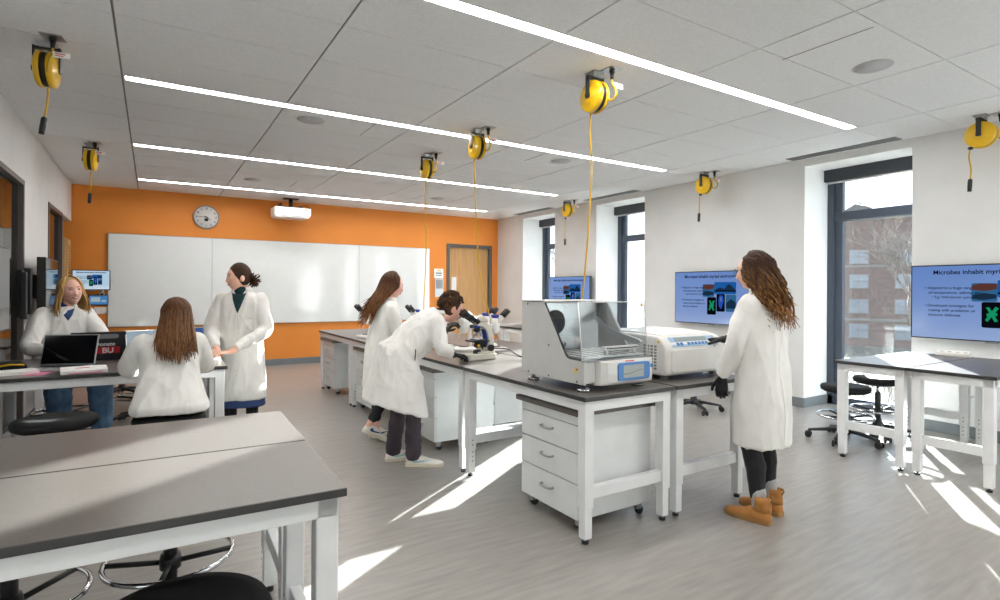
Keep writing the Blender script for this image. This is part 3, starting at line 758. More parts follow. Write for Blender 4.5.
# ---- orbital shaker with clear lid (front faces -Y)
sk = thing('incubator_shaker', 'grey orbital shaker with clear lid and blue framed display', 'shaker', (2.09, 2.43, TOP))
W, Dp = .55, .63
MB().box(.006, W-.006, .02, Dp-.006, .047, .175, .008).build('lower_housing', 'grey_panel', sk)
fas = [(.10, .03), (.12, -.01), (.16, -.028), (W-.05, -.028), (W-.01, -.015), (W, .03)]
rings = [[(x, y*k, z) for x, y in fas] + [(W, .06, z), (.10, .06, z)] for z, k in ((.035, .6), (.05, .95), (.10, 1.05), (.165, .95), (.178, .6))]
MB().loft(rings, smooth=False).build('fascia', 'light_grey_panel', sk)
prof = [(Dp, .045), (Dp, .523), (.40, .523), (.385, .51), (.175, .205), (.155, .188), (.13, .182), (.0, .180), (.0, .045)]
for x0 in (0, W-.02):
    p_ = MB().prism(prof, x0, x0+.02, 'x', bev=.003).build('side_panel', 'grey_panel', sk)
    sd = -.0015 if x0 == 0 else .0215
    if x0 == 0:
        r_ = MB()
        for q in ((.06, .06), (.06, .13), (.33, .06), (.55, .06), (.33, .25), (.56, .50)): r_.cyl((x0-.0025, q[0], q[1]), (x0, q[0], q[1]), .006, 10)
        r_.build('screw', 'black_plastic', p_)
        MB().prism([(.05, .115), (.09, .115), (.07, .148)], -.002, 0, 'x').build('warning_sticker', 'warn_yellow', p_)
MB().tube(spline([(.0105, .392, .519), (.0105, .28, .362), (.0105, .178, .212), (.0105, .13, .186), (.0105, .02, .184)], 4), .007, 6).build('seal', 'black_plastic', sk)
MB().box(.0, W, .38, Dp, .508, .526, .006).build('top_cover', 'light_grey_panel', sk)
MB().box(.02, W-.02, .47, .485, .175, .51).build('back_wall', 'steel', sk)
MB().lathe([(0, -.012), (.075, -.012), (.082, -.004), (.082, .0)], 36, (.155, .47, .38), 'y').build('fan_grille', 'black_plastic', sk)
for x, z in ((.10, .25), (.21, .235)): MB().lathe([(0, -.03), (.016, -.03), (.02, -.015), (.02, 0)], 16, (x, .47, z), 'y').build('knob', 'chrome', sk)
MB().box(.03, .30, .455, .47, .185, .285, .003).build('heater_plate', 'aluminium', sk)
MB().box(.03, W-.03, .03, .45, .19, .20, .003).build('platform', 'light_grey_panel', sk)
pb = MB()
for k in range(6): pb.box(.06+k*.08, .075+k*.08, .05, .43, .20, .204)
pb.build('platform_rib', 'steel', sk)
MB().box(.22, W-.04, .07, .10, .225, .25, .003).box(.24, .26, .075, .095, .2, .226).box(W-.08, W-.06, .075, .095, .2, .226).build('flask_bar', 'white_plastic', sk)
MB().box(.24, W-.05, .068, .07, .235, .241).build('bar_slot', 'text_black', sk)
for x in (W-.05,):
    MB().prism([(.46, .44), (.44, .42), (.36, .36), (.20, .315), (.05, .285), (.03, .27), (.05, .255), (.21, .275), (.38, .33), (.47, .40)], x-.012, x, 'x').build('lid_strut', 'aluminium', sk)
    MB().cyl((x-.02, .45, .43), (x, .45, .43), .018).build('strut_pivot', 'steel', sk)
# clear lid : front, top and two cheeks, 5 mm acrylic
ld = MB(); th = .005
ld.prism([(.02, .182), (.06, .52), (.065, .52), (.025, .182)], .004, W-.004, 'x')
ld.box(.004, W-.004, .06, .385, .518, .523)
for x0 in (.004, W-.009): ld.prism([(.025, .184), (.063, .518), (.385, .518), (.172, .21), (.15, .19)], x0, x0+.005, 'x')
lo = ld.build('lid', 'acrylic', sk)
MB().box(.004, .012, .018, .028, .184, .19).tube([(.0065, .022, .184), (.0065, .062, .52)], .0035, 6).tube([(W-.0065, .022, .184), (W-.0065, .062, .52)], .0035, 6).tube([(.006, .062, .521), (W-.006, .062, .521)], .0035, 6).build('lid_edge', 'white_plastic', lo)
MB().prism([(W-.05, .495), (W-.02, .495), (W-.035, .513)], .052, .055).build('lid_sticker', 'warn_yellow', lo)
MB().box(.0, W, -.0, .03, .172, .186, .004).build('front_lip', 'grey_plastic', sk)
dp = MB().prism(rrect(.235, .50, .055, .162, .02), -.036, -.020, bev=.004).build('display', 'blue_panel', sk)
MB().box(.275, .445, -.0375, -.034, .072, .147).build('screen', 'lcd', dp)
MB().tube([(.28, -.038, .095), (.33, -.038, .097), (.39, -.038, .112), (.44, -.038, .115)], .0012, 4).build('screen_trace', 'text_black', dp)
MB().box(.30, .37, -.0305, -.026, .168, .1735).build('brand_print', 'text_red', sk)
MB().cyl((.525, -.026, .13), (.525, -.022, .13), .012).build('round_emblem', 'blue_panel', sk)
for x in (.05, W-.06):
    for y in (.06, .56):
        MB().lathe([(0, 0), (.038, 0), (.040, .012), (.03, .018), (.012, .02), (.012, .046), (0, .046)], 20, (x, y, 0)).build('foot', 'chrome', sk)

# ---- benchtop centrifuge (front faces -Y)
cf = thing('centrifuge', 'white benchtop centrifuge with blue key panel by the woman in glasses', 'centrifuge', (2.84, 2.49, TOP))
W, Dp, Hc = .60, .66, .30
side = [(.012, .03), (.0, .05), (.0, .205), (.012, .235), (.05, .275), (.09, .288), (.30, .296), (Dp-.03, .296), (Dp, .27), (Dp, .03)]
MB().prism(side, 0, W, 'x', bev=.014).build('housing', 'white_plastic', cf)
MB().prism([(.07, .286), (.10, .298), (.30, .308), (Dp-.05, .306), (Dp-.03, .29)], .035, W-.035, 'x', bev=.01).build('lid', 'white_plastic', cf)
MB().prism(rrect(.05, W-.05, .05, .20, .02), -.008, .004, bev=.003).build('front_panel', 'white_plastic', cf)
kp = MB(); n_ = V((0, -.05, .045)).normalized()
def sl_(x, t, o=.0): # slanted control panel from (.012,.235) to (.05,.275)
    a, b_ = V((x, .004, .212)), V((x, .055, .278)); d = (b_-a); nn = V((0, -d.z, d.y)).normalized()
    return a + d*t + nn*o
def slq(b, x0, x1, t0, t1, o):
    c = [sl_(x0, t0, o), sl_(x1, t0, o), sl_(x1, t1, o), sl_(x0, t1, o)]; c2 = [p - V((0, -.6, .6)).normalized()*.004 for p in c]
    b.loft([c2, c], smooth=False)
slq(kp, .07, W-.07, .05, .95, .006); k_ = kp.build('key_panel', 'light_blue', cf)
b = MB(); slq(b, .12, W-.16, .55, .88, .008); b.build('readout', 'lcd', k_)
for k in range(9):
    if k in (2,): continue
    b = MB(); slq(b, .12+k*.036, .145+k*.036, .18, .42, .0085); b.build('key', 'blue_panel', k_)
b = MB(); slq(b, W-.125, W-.10, .25, .45, .0085); b.build('stop_key', 'red', k_)
b = MB(); slq(b, W-.125, W-.10, .52, .72, .0085); b.build('start_key', 'paper', k_)
vb = MB()
for i in range(4):
    for j in range(8): vb.box(-.0015, .0, .08+i*.032, .10+i*.032, .065+j*.021, .079+j*.021)
vb.build('vent_grille', 'groove', cf)
MB().prism([(.05, .245), (.075, .245), (.0625, .265)], -.002, .0, 'x').build('warning_sticker', 'warn_yellow', cf)
for x in (.05, W-.05):
    for y in (.06, Dp-.06): MB().cyl((x, y, 0), (x, y, .035), .028, 18).build('foot', 'grey_plastic', cf)

# ---- laptops (screen faces -Y)
def laptop(label, x, y, rz, w=.36, scr='screen_dark', case='aluminium', tilt=.30):
    t = thing('laptop', label, 'laptop', (x, y, TOP), rz, 'laptops on the second row desks')
    MB().box(-w/2, w/2, -.25, 0, .002, .017, .004).build('base', case, t)
    kb = MB().box(-w/2+.02, w/2-.02, -.125, -.02, .0165, .018).build('keyboard', 'black_plastic', t)
    MB().box(-.055, .055, -.23, -.14, .0165, .0178).build('trackpad', 'grey_plastic', t)
    R = Matrix.Rotation(-tilt, 3, 'X')
    l = MB().box(-w/2, w/2, -.004, .004, .005, .235, .003).build('lid', case, t); l.location = (0, .002, .012); l.rotation_euler = (-tilt, 0, 0)
    s_ = MB().box(-w/2+.008, w/2-.008, -.0055, -.004, .014, .226).build('screen', scr, l)
    return t, l
laptop('open silver laptop with a black screen facing the camera', -.53, 5.17, -.36)
t, l = laptop('black laptop with red sticker on its lid, beside the blond woman', -.365, 5.50, PI+.12, .36, 'slide_pale', 'laptop_dark')
MB().box(-.14, .02, .0042, .0052, .05, .105).build('red_sticker', 'red', l)
I = Matrix.Rotation(PI, 4, 'Z') @ Matrix.Rotation(PI/2, 4, 'X')
text_obj('sticker_text', [('BU', .062, 'CENTER', Matrix.Translation((-.06, .0056, .056)) @ I, .0015)], 'text_white', l)
text_obj('script_sticker', [('Donate', .045, 'CENTER', Matrix.Translation((-.04, .0056, .117)) @ I, .001)], 'text_white', l)
MB().prism(rrect(-.13, .05, .178, .215, .018), .0042, .0052).build('oval_sticker', 'grey_plastic', l)

laptop('laptop with a pale lit screen left of the seated brunette', -.035, 5.44, .30, .28, 'slide_pale')
laptop('laptop with a blue lit screen hidden behind the brunette\'s head', .29, 5.66, -.03, .30, 'slide_blue_deep')
# ---- papers and pouch
def flat(name, label, cat, x, y, rz, w, h, th, m, z=TOP, group=None):
    o = MB().box(-w/2, w/2, -h/2, h/2, 0, th, .001 if th > .004 else 0).build(name, m, loc=(x, y, z+.0005)); o.rotation_euler = (0, 0, rz); tag(o, label, cat, group); return o
nb = thing('notebook', 'thick white notebook with pink tab in front of the black screened laptop', 'notebook', (-.405, 4.87, TOP), .1)
MB().box(-.13, .13, -.15, .12, .001, .020, .002).build('pages', 'paper', nb)
MB().box(-.132, .132, -.152, .122, .020, .024, .001).build('cover', 'paper', nb)
MB().box(-.05, .03, -.02, .0, .0245, .027).box(-.09, .1, -.153, -.150, .004, .010).build('pink_tab', 'pink', nb)
ps = thing('paper_stack', 'stack of white papers under the standing woman\'s hands', 'papers', (.36, 5.02, TOP), -.1)
for k in range(5): 
    o = MB().box(-.11, .11, -.16, .16, .001+k*.0065, .0062+k*.0065).build('sheet_bundle', 'paper', ps); o.rotation_euler = (0, 0, (k % 3 - 1)*.05)
pu = thing('pencil_pouch', 'black soft pouch with yellow band at the left edge', 'pouch', (-.87, 5.22, TOP), .35)
b = MB(); b.loft([[(x*(1-.35*(t_)**2)*.11, y*.06, t_*.055) for x, y in [(math.cos(a), math.sin(a)) for a in [2*PI*k/20 for k in range(20)]]] for t_ in (0, .35, .7, .95, 1)]); b.build('body', 'black_seat', pu)
MB().tube([(-.08, -.045, .03), (0, -.06, .04), (.08, -.045, .03)], .007, 6).build('band', 'warn_yellow', pu)
flat('white_book', 'closed white book below the black pouch at the left edge', 'book', -.80, 4.93, .3, .26, .17, .022, 'paper')
flat('loose_paper', 'loose pink edged sheet between white book and silver laptop', 'paper', -.66, 4.86, -.2, .12, .16, .002, 'pink')
bx = thing('tissue_box', 'white folded paper card standing at the left edge', 'card', (-.99, 5.40, TOP), .2)
MB().prism([(-.06, 0), (.06, 0), (.0, .085)], -.07, .07).build('card', 'paper', bx)
# ---- right desk: power bar, cable
pb = thing('power_bar', 'white desk power bar at the back of the right desk', 'power strip', (6.30, 2.13, TOP), 0)
MB().prism([(-.03, 0), (.03, 0), (.028, .05), (-.012, .055), (-.028, .03)], -.13, .13, bev=.004).build('body', 'white_plastic', pb)
for k in range(4): MB().box(-.022, -.018, -.10+k*.06-.012, -.10+k*.06+.012, .03, .044).build('socket', 'grey_plastic', pb)
ca = thing('white_cable', 'tangled white cable hanging under the right desk', 'cable', (0, 0, 0))
MB().tube(spline([(6.31, 2.06, .70), (6.33, 2.03, .60), (6.31, 2.09, .52), (6.34, 2.0, .47), (6.36, 2.10, .44), (6.33, 2.05, .50), (6.40, 1.98, .46), (6.5, 1.80, .40), (6.6, 1.70, .30), (6.70, 1.66, .25), (6.755, 1.66, .28)], 8), .006, 8).build('lead', 'white_plastic', ca)
MB().box(6.755, XR-.001, 1.62, 1.70, .22, .34, .003).build('wall_socket', 'paper', ca)
# ================================================================= PEOPLE
from mathutils.bvhtree import BVHTree
mat('coat', 'eceae6', .8, c2='e4e2dd', scale=5, bump=.10, bscale=40, spec=.2)
mat('skin_fair', 'edc0a8', .5, c2='e5b098', scale=14, spec=.35)
mat('skin_pink', 'f0c2b0', .5, c2='e8ae9c', scale=14, spec=.35)
mat('lips', 'b9625c', .45); mat('eye_white', 'ece8e4', .25); mat('iris', '33281f', .2); mat('brow', '4a3426', .8); mat('teeth', 'f3efe9', .3)
def hairmat(n, dark, light, sc_=9): mat(n, light, .55, c2=dark, scale=sc_, stretch=(1.6, 1.6, .45), detail=5, lo=.3, hi=.72, spec=.22)
def hairgrad(n, top, bot, z0, z1):
    m = mat(n, bot, .55, c2=top, scale=40, stretch=(1.6, 1.6, .3), detail=4, spec=.22); nt = m.node_tree; L = nt.links; b = nt.nodes['Principled BSDF']
    src = b.inputs['Base Color'].links[0].from_socket; tc = nt.nodes.new('ShaderNodeTexCoord'); sp = nt.nodes.new('ShaderNodeSeparateXYZ'); mr = nt.nodes.new('ShaderNodeMapRange'); mx = nt.nodes.new('ShaderNodeMix'); mx.data_type = 'RGBA'
    L.new(tc.outputs['Object'], sp.inputs[0]); L.new(sp.outputs['Z'], mr.inputs[0]); mr.inputs[1].default_value = z0; mr.inputs[2].default_value = z1
    L.new(mr.outputs[0], mx.inputs[0]); mx.inputs[7].default_value = lin(top); L.new(src, mx.inputs[6]); L.new(mx.outputs[2], b.inputs['Base Color'])
hairgrad('hair_curly', '3a2315', 'b8834e', 1.30, 1.60); hairgrad('hair_auburn', '4e2f1c', 'ab7142', 1.15, 1.50); hairgrad('hair_brunette', '553720', '94643e', 1.0, 1.3)
hairmat('hair_blond', 'a07a48', 'dcb478'); hairmat('hair_dark', '2a1a12', '4f3322')
hairmat('hair_short', '2a1c12', '5a3e28', 12)
mat('denim', '7197bd', .85, c2='5c82a8', scale=14, bump=.1, bscale=90)
mat('leggings', '17171a', .75); mat('trousers', '4a4147', .8, c2='403840', scale=7)
mat('navy_cloth', '2f4674', .85); mat('turtleneck', '17383c', .85); mat('glove', '17181b', .5, spec=.4)
mat('suede', 'b98144', .9, c2='a8713a', scale=20, bump=.1, bscale=120); mat('sole_tan', '9c7544', .8); mat('sock_grey', 'a9abac', .9); mat('sneaker', 'e8e4da', .55); mat('sneaker_sole', 'd9d0bd', .6); mat('swoosh_navy', '27447c', .5); mat('swoosh_mint', 'a3c6cb', .5)

def head_bm(mb, mtx, fem=True):
    b = bmesh.new(); bmesh.ops.create_uvsphere(b, u_segments=56, v_segments=40, radius=1)
    for v in b.verts:
        x, y, z = v.co
        X, Y, Z = x*.074, y*.095, z*.116
        if z < 0:
            t = -z; X *= 1 - .30*t**1.6; Y = Y*(1 - .10*t) + .012*t
            if y < 0: Y *= 1 - .35*t
        if y > 0:
            g = lambda cx, cz, sx, sz: math.exp(-((X-cx)/sx)**2 - ((Z-cz)/sz)**2)
            nz = -.022
            Y += .021*g(0, nz-.008, .0105, .012) + .011*g(0, nz+.014, .008, .018)
            Y += .005*(g(.012, nz-.012, .008, .008) + g(-.012, nz-.012, .008, .008))
            Y -= .009*(g(.031, .012, .016, .012) + g(-.031, .012, .016, .012))
            Y += .005*(g(.028, .034, .022, .008) + g(-.028, .034, .022, .008))
            Y += .006*g(0, -.058, .022, .010) + .009*g(0, -.094, .022, .016) - .004*g(0, -.074, .02, .006)
            Y += .004*(g(.04, -.025, .02, .02) + g(-.04, -.025, .02, .02))
        v.co = V((X, Y, Z))
    for f in b.faces: f.smooth = True
    mb.merge(b, mtx)
    for s in (-1, 1):
        mb.ball(mtx @ V((s*.076, -.005, -.008)), (.011, .019, .031), 12, 8, mtx.to_3x3())
def face_parts(parent, mtx, smile=False, brow='brow'):
    R3 = mtx.to_3x3()
    for s in (-1, 1):
        e = MB().ball(mtx @ V((s*.031, .0775, .010)), (.0115, .0095, .0062), 14, 10, R3).build('eye', 'eye_white', parent)
        MB().ball(mtx @ V((s*.031, .0842, .010)), (.0056, .0042, .0058), 12, 8, R3).build('iris', 'iris', e)
        MB().tube([mtx @ V(p) for p in ((s*.018, .0865, .0155), (s*.030, .0875, .0180), (s*.042, .081, .0155))], .0011, 6).build('eyelid', brow, e)
        MB().tube([mtx @ V(p) for p in ((s*.014, .0895, .031), (s*.030, .0885, .0355), (s*.047, .078, .031))], lambda q: .0022*(1-.6*q), 6).build('eyebrow', brow, parent)
    w = .026 if smile else .021; dz = .006 if smile else .001
    l = MB().tube(spline([mtx @ V(p) for p in ((-w, .076, -.056+dz), (-w*.5, .0865, -.0555), (0, .0905, -.0545), (w*.5, .0865, -.0555), (w, .076, -.056+dz))], 4), lambda q: .0018 + .0034*math.sin(PI*q), 6)
    l.tube(spline([mtx @ V(p) for p in ((-w*.9, .075, -.060+dz), (0, .0885, -.0665 if smile else -.063), (w*.9, .075, -.060+dz))], 6), lambda q: .0018 + .0036*math.sin(PI*q), 6)
    lp = l.build('lips', 'lips', parent)
    if smile: MB().tube(spline([mtx @ V(p) for p in ((-w*.75, .081, -.057+dz*.6), (0, .0925, -.0605), (w*.75, .081, -.057+dz*.6))], 6), lambda q: .001 + .0045*math.sin(PI*q), 6).build('teeth', 'teeth', lp)
def hmtx(c, f, tilt=0, roll=0):
    """head matrix: centre c, horizontal facing f, tilt>0 looks down"""
    f = V((f[0], f[1], 0)).normalized(); r = V((f.y, -f.x, 0)); u = V((0, 0, 1))
    m = Matrix((r, f, u)).transposed() @ Matrix.Rotation(-tilt, 3, 'X') @ Matrix.Rotation(roll, 3, 'Y')
    return Matrix.Translation(V(c)) @ m.to_4x4()
def hand_shapes(mb, w, d, n, side=1, curl=(.25, .35, .25), sc_=1, grow=0, point=False, thumb=.7):
    """hand from wrist w along d, n = back-of-hand normal, side = sign of the thumb along d x n"""
    w = V(w); d = V(d).normalized(); n = (V(n) - d*V(n).dot(d)).normalized(); lat = d.cross(n)*side
    offs = (.029, .010, -.010, -.028); ln = (.070, .079, .073, .056); kn = (.088, .092, .088, .080)
    mb.rcone(w - d*.03, w + d*.01, .026*sc_+grow, .024*sc_+grow)
    for o, l, k in zip(offs, ln, kn):
        K = w + (d*k + lat*o)*sc_
        mb.rcone(w + (d*.012 + lat*o*.55)*sc_, K, .0155*sc_+grow, .0115*sc_+grow)
        a = .08; p = K; c = curl
        if point: c = (.05, .05, .05) if o > .02 else (1.1, 1.3, .9)
        for fr, cu, ra, rb in ((.45, c[0], .0092, .0086), (.31, c[1], .0086, .008), (.24, c[2], .008, .0068)):
            a += cu; q = p + (d*math.cos(a) - n*math.sin(a) + lat*o*.9)*l*fr*sc_
            mb.rcone(p, q, ra*sc_+grow, rb*sc_+grow); p = q
    t0 = w + (d*.018 + lat*.022)*sc_; t1 = t0 + (d*.030 + lat*.022 - n*.010)*sc_
    t2 = t1 + (d*math.cos(thumb)*.034 + lat*math.sin(thumb)*.026 - n*.010)*sc_; t3 = t2 + (d*.026 + lat*.004 - n*.010)*sc_
    mb.rcone(t0, t1, .0145*sc_+grow, .0115*sc_+grow); mb.rcone(t1, t2, .0112*sc_+grow, .0095*sc_+grow); mb.rcone(t2, t3, .0095*sc_+grow, .0075*sc_+grow)
def glove(parent, wrist, elbow, d, n, side, **k):
    mb = MB(); hand_shapes(mb, wrist, d, n, side, grow=.0012, **k)
    u = (V(elbow) - V(wrist)).normalized(); mb.tube([V(wrist) - V(d).normalized()*.01, V(wrist) + u*.05], .031, 14)
    return add_mesh('glove', remeshed(mb, .0036, 2), 'glove', parent)
def wrinkle(me, amp, freq, stretch=(1, 1, .35), seed=0):
    me.update(); ns = [v.normal.copy() for v in me.vertices]
    for v, n in zip(me.vertices, ns):
        p = V((v.co.x*stretch[0], v.co.y*stretch[1], v.co.z*stretch[2]))*freq + V((seed*7.3, seed*3.1, seed))
        a = noise.noise(p); b_ = noise.noise(p*1.8 + V((5, 2, 1)))
        c_ = noise.noise(p*4.3 + V((1, 7, 3)))
        v.co += n*amp*(((1 - abs(a))**3 - .45)*1.5 + ((1 - abs(b_))**3 - .45)*.7 + c_*.06)
def ring(c, a, b, n=30, e=.8):
    c, a, b = V(c), V(a), V(b); out = []
    for k in range(n):
        q = 2*PI*k/n; co, si = math.cos(q), math.sin(q)
        out.append(c + a*math.copysign(abs(co)**e, co) + b*math.copysign(abs(si)**e, si))
    return out
def coat(parent, rings, sleeves, name='lab_coat', m='coat', voxel=.0095, cavity=.07, amp=.0075, freq=7.5, seed=0, stretch=(1, 1, .35)):
    mb = MB()
    R = [ring(*r) for r in rings]
    h = rings[-1]; up = (V(rings[-2][0]) - V(h[0])); up = up.normalized()*cavity
    inn = [ring(h[0], V(h[1])*.86, V(h[2])*.85), ring(V(h[0]) + up*.5, V(h[1])*.80, V(h[2])*.78), ring(V(h[0]) + up, V(h[1])*.6, V(h[2])*.55)]
    mb.loft(R + inn)
    for s in sleeves:
        pts = [V(p) for p, r in s]; rs = [r*.84 for p, r in s]
        sp = spline(pts, 6); N = len(sp) - 1
        def rad(q, rs=rs):
            x = q*(len(rs)-1); i = min(int(x), len(rs)-2); return rs[i] + (rs[i+1]-rs[i])*(x-i)
        mb.tube(sp, rad, 18); mb.ball(pts[0], rs[0]*.98)
    me = remeshed(mb, voxel, 3); wrinkle(me, amp, freq, stretch, seed)
    return add_mesh(name, me, m, parent)
def on_surface(o, pts, off=.004):
    bv = BVHTree.FromPolygons([v.co for v in o.data.vertices], [tuple(p.vertices) for p in o.data.polygons]); out = []
    for p in pts:
        l, n, i, d = bv.find_nearest(V(p)); out.append(l + n*off)
    return out
def ray_surface(o, pts, d, off=.004):
    bv = BVHTree.FromPolygons([v.co for v in o.data.vertices], [tuple(p.vertices) for p in o.data.polygons]); out = []
    for p in pts:
        l, n, i, q = bv.ray_cast(V(p), V(d).normalized())
        if l is not None: out.append(l + n*off)
    return out
def body(t, skin, shapes, mtx, hands=(), voxel=.0058, name='body'):
    mb = MB(); head_bm(mb, mtx)
    nk_ = mtx @ V((0, -.02, -.07))
    for p0, p1, r0, r1 in shapes:
        k = 1 if (V(p1) - nk_).length < .01 else .84
        mb.rcone(p0, p1, r0*k, r1*k)
    for h in hands: hand_shapes(mb, **h)
    return add_mesh(name, remeshed(mb, voxel, 1, .4), skin, t)
def cloth(parent, name, m, shapes, voxel=.008, amp=.003, freq=14, seed=0, stretch=(1, 1, .6)):
    mb = MB()
    for s in shapes: mb.rcone(*s)
    me = remeshed(mb, voxel, 3); wrinkle(me, amp, freq, stretch, seed)
    return add_mesh(name, me, m, parent)
def hair(parent, m, mtx, end, n=150, seed=1, lock=.010, spread=.13, lim=62, curl=0, cfreq=7, thick=.05, wave=.006, cap=True, part=.0, low=.0, jitter=.05, mid=None, grow=1.06):
    """cap of hair plus long locks; end(phi,u)-> end point in world"""
    rnd = random.Random(seed); mb = MB(); R3 = mtx.to_3x3()
    if cap: mb.ball(mtx @ V((0, -.013, .018)), (.080, .092, .109), 32, 22, R3)
    ra = V((.082, .098, .122))*grow; ce = V((0, -.012, .006))
    for k in range(n):
        phi = math.radians(rnd.uniform(lim, 360-lim)); u = rnd.random()
        th0 = math.radians(rnd.uniform(2, 38)); th1 = math.radians(rnd.uniform(80, 102) + low); pts = []
        for i in range(5):
            th = th0 + (th1-th0)*i/4; g = rnd.uniform(.99, 1.02)
            l = ce + V((math.sin(phi)*math.sin(th)*ra.x*g + part*(1-i/4), math.cos(phi)*math.sin(th)*ra.y*g, math.cos(th)*ra.z*g)); pts.append(mtx @ l)
        e = V(end(phi, u)) + V((rnd.uniform(-1, 1), rnd.uniform(-1, 1), rnd.uniform(-1, 1)))*jitter
        s = pts[-1]; mm = s.lerp(e, .5) + V((0, 0, -.01))
        out = (s - mtx @ V((0, 0, s.z*0))).normalized(); mm += V((out.x, out.y, 0))*.015
        if mid: mm = mm.lerp(V(mid(phi, u)), .5)
        P = spline(pts + [mm, e], 5 if not curl else 9); L = len(P); ph = rnd.uniform(0, 6.28)
        Q = []
        for i, p in enumerate(P):
            q = i/(L-1); am = (wave + curl*min(1, q*1.3))*min(1, q*2.5)
            a = ph + q*cfreq*2*PI if curl else ph + q*7
            Q.append(p + (R3 @ V((math.cos(a), math.sin(a)*.8, 0)))*am)
        r0 = lock*rnd.uniform(.7, 1.25)
        mb.tube(Q, lambda q, r0=r0: r0*(.75 + .6*math.sin(PI*min(1, q*1.05)))*(1-.75*max(0, q-.75)/.25), 6, flat=.55)
    return mb.build('hair', m, parent, smooth=True)
def shoe(parent, heel, toe, m, sole, sw=None, L=.27, wid=1.0, pitch=0, boot=None, name='shoe'):
    heel, toe = V(heel), V(toe); f = toe - heel; f.z = 0; f.normalize(); r = V((f.y, -f.x, 0)); u = V((0, 0, 1)); k = L/.275
    if pitch:
        f2 = f*math.cos(pitch) - u*math.sin(pitch); u = f*math.sin(pitch) + u*math.cos(pitch); f = f2
    W = lambda x, y, z: heel + r*x*wid + f*y*k + u*z
    sec = [(0, .018, .045), (.006, .028, .068), (.03, .034, .082), (.07, .036, .088), (.115, .038, .082), (.15, .042, .064), (.19, .046, .052), (.23, .043, .046), (.255, .034, .040), (.270, .020, .034), (.275, .008, .028)]
    hh = 1.0 if not boot else 1.08
    rings = [[W(x, y, z*hh) for x, z in ((-w, .012), (w, .012), (w*1.02, h*.5), (w*.72, h*.88), (0, h), (-w*.72, h*.88), (-w*1.02, h*.5))] for y, w, h in sec]
    o = MB().loft(rings).build(name, m, parent, smooth=True)
    rs = [[W(x*1.07, (y-.135)*1.03+.135, z) for x, z in ((-w, 0), (w, 0), (w*1.03, .012), (w, .026), (-w, .026), (-w*1.03, .012))] for y, w, h in sec]
    MB().loft(rs, smooth=False).build('sole', sole, o)
    if sw:
        pts = [(.06, .034), (.10, .030), (.16, .040), (.225, .058), (.16, .050), (.115, .046), (.095, .055), (.088, .066), (.066, .052)]
        def wi(y):
            for (a, w, h), (b_, w2, h2) in zip(sec, sec[1:]):
                if a <= y <= b_: return w + (w2-w)*(y-a)/(b_-a)
            return .04
        pts = [(.05, .040), (.075, .033), (.12, .040), (.19, .062), (.125, .053), (.09, .049), (.078, .055), (.075, .068), (.058, .058)]
        b = MB()
        for s in (-1, 1): b.loft([[W(s*(wi(y)*1.02+q), y, z) for y, z in pts] for q in (-.004, .003)], smooth=False)
        b.build('side_emblem', sw, o)
        b = MB()
        for y in (.11, .128, .146): b.tube([W(-.024, y, .075-.35*(y-.11)), W(0, y, .090-.42*(y-.11)), W(.024, y, .075-.35*(y-.11))], .004, 6)
        b.build('lace', 'sneaker', o)
    if boot:
        c = W(0, .055, 0); st = [(.075, .041, .060), (.10, .043, .058), (.13, .044, .055), (boot, .046, .053)]
        rg = [ring(c + V((0, 0, z)) - f*.004, r*a, f*b_, 22, 1) for z, a, b_ in st] + [ring(c + V((0, 0, boot)) - f*.004, r*.036, f*.043, 22, 1), ring(c + V((0, 0, boot-.04)) - f*.004, r*.034, f*.040, 22, 1)]
        MB().loft(rg).build('shaft', m, o)
        MB().tube(spline([c - f*.056 + u*(boot-.03), c - f*.072 + u*(boot-.005), c - f*.062 + u*(boot+.012), c - f*.05 + u*(boot-.01)], 4), .005, 6).build('pull_tab', 'sole_tan', o)
    return o
def person(label, loc): return thing('person', label, 'person', loc)
def loc_parts(t):
    """children were built in world space: hold them under the thing at its base"""
    bpy.context.view_layer.update()
    inv = Matrix.Translation(t.location).inverted()
    for c in t.children:
        c.matrix_parent_inverse = inv
def buttons(parent, pts, n, r=.006):
    for p in pts: MB().ball(p, (r, r, r)).build('button', 'white_plastic', parent)
def collar(parent, c, r, f, h=.035, w=.072, dp=.062, lapel=True, m='coat'):
    """stand collar ring around the neck with two lapel flaps; c centre, r right, f front"""
    c, r, f = V(c), V(r), V(f); u = V((0, 0, 1)); b = MB()
    A = []
    N = 25
    for lv, (sw, dz) in enumerate(((1.06, -.012), (1.0, h), (1.10, h*.9), (1.25, .004))):
        A.append([c + u*(dz) + (r*math.sin(q)*w - f*math.cos(q)*dp)*sw for q in [(-.80*PI) + 1.60*PI*k/(N-1) for k in range(N)]])
    R = [[b.bm.verts.new(p) for p in row] for row in A]
    for i in range(4):
        a, d = R[i], R[(i+1) % 4]
        for j in range(N-1):
            g = b.bm.faces.new((a[j], a[j+1], d[j+1], d[j])); g.smooth = True
    b.bm.faces.new([R[i][0] for i in range(4)]); b.bm.faces.new([R[i][N-1] for i in range(4)][::-1])
    return b.build('collar', m, parent)

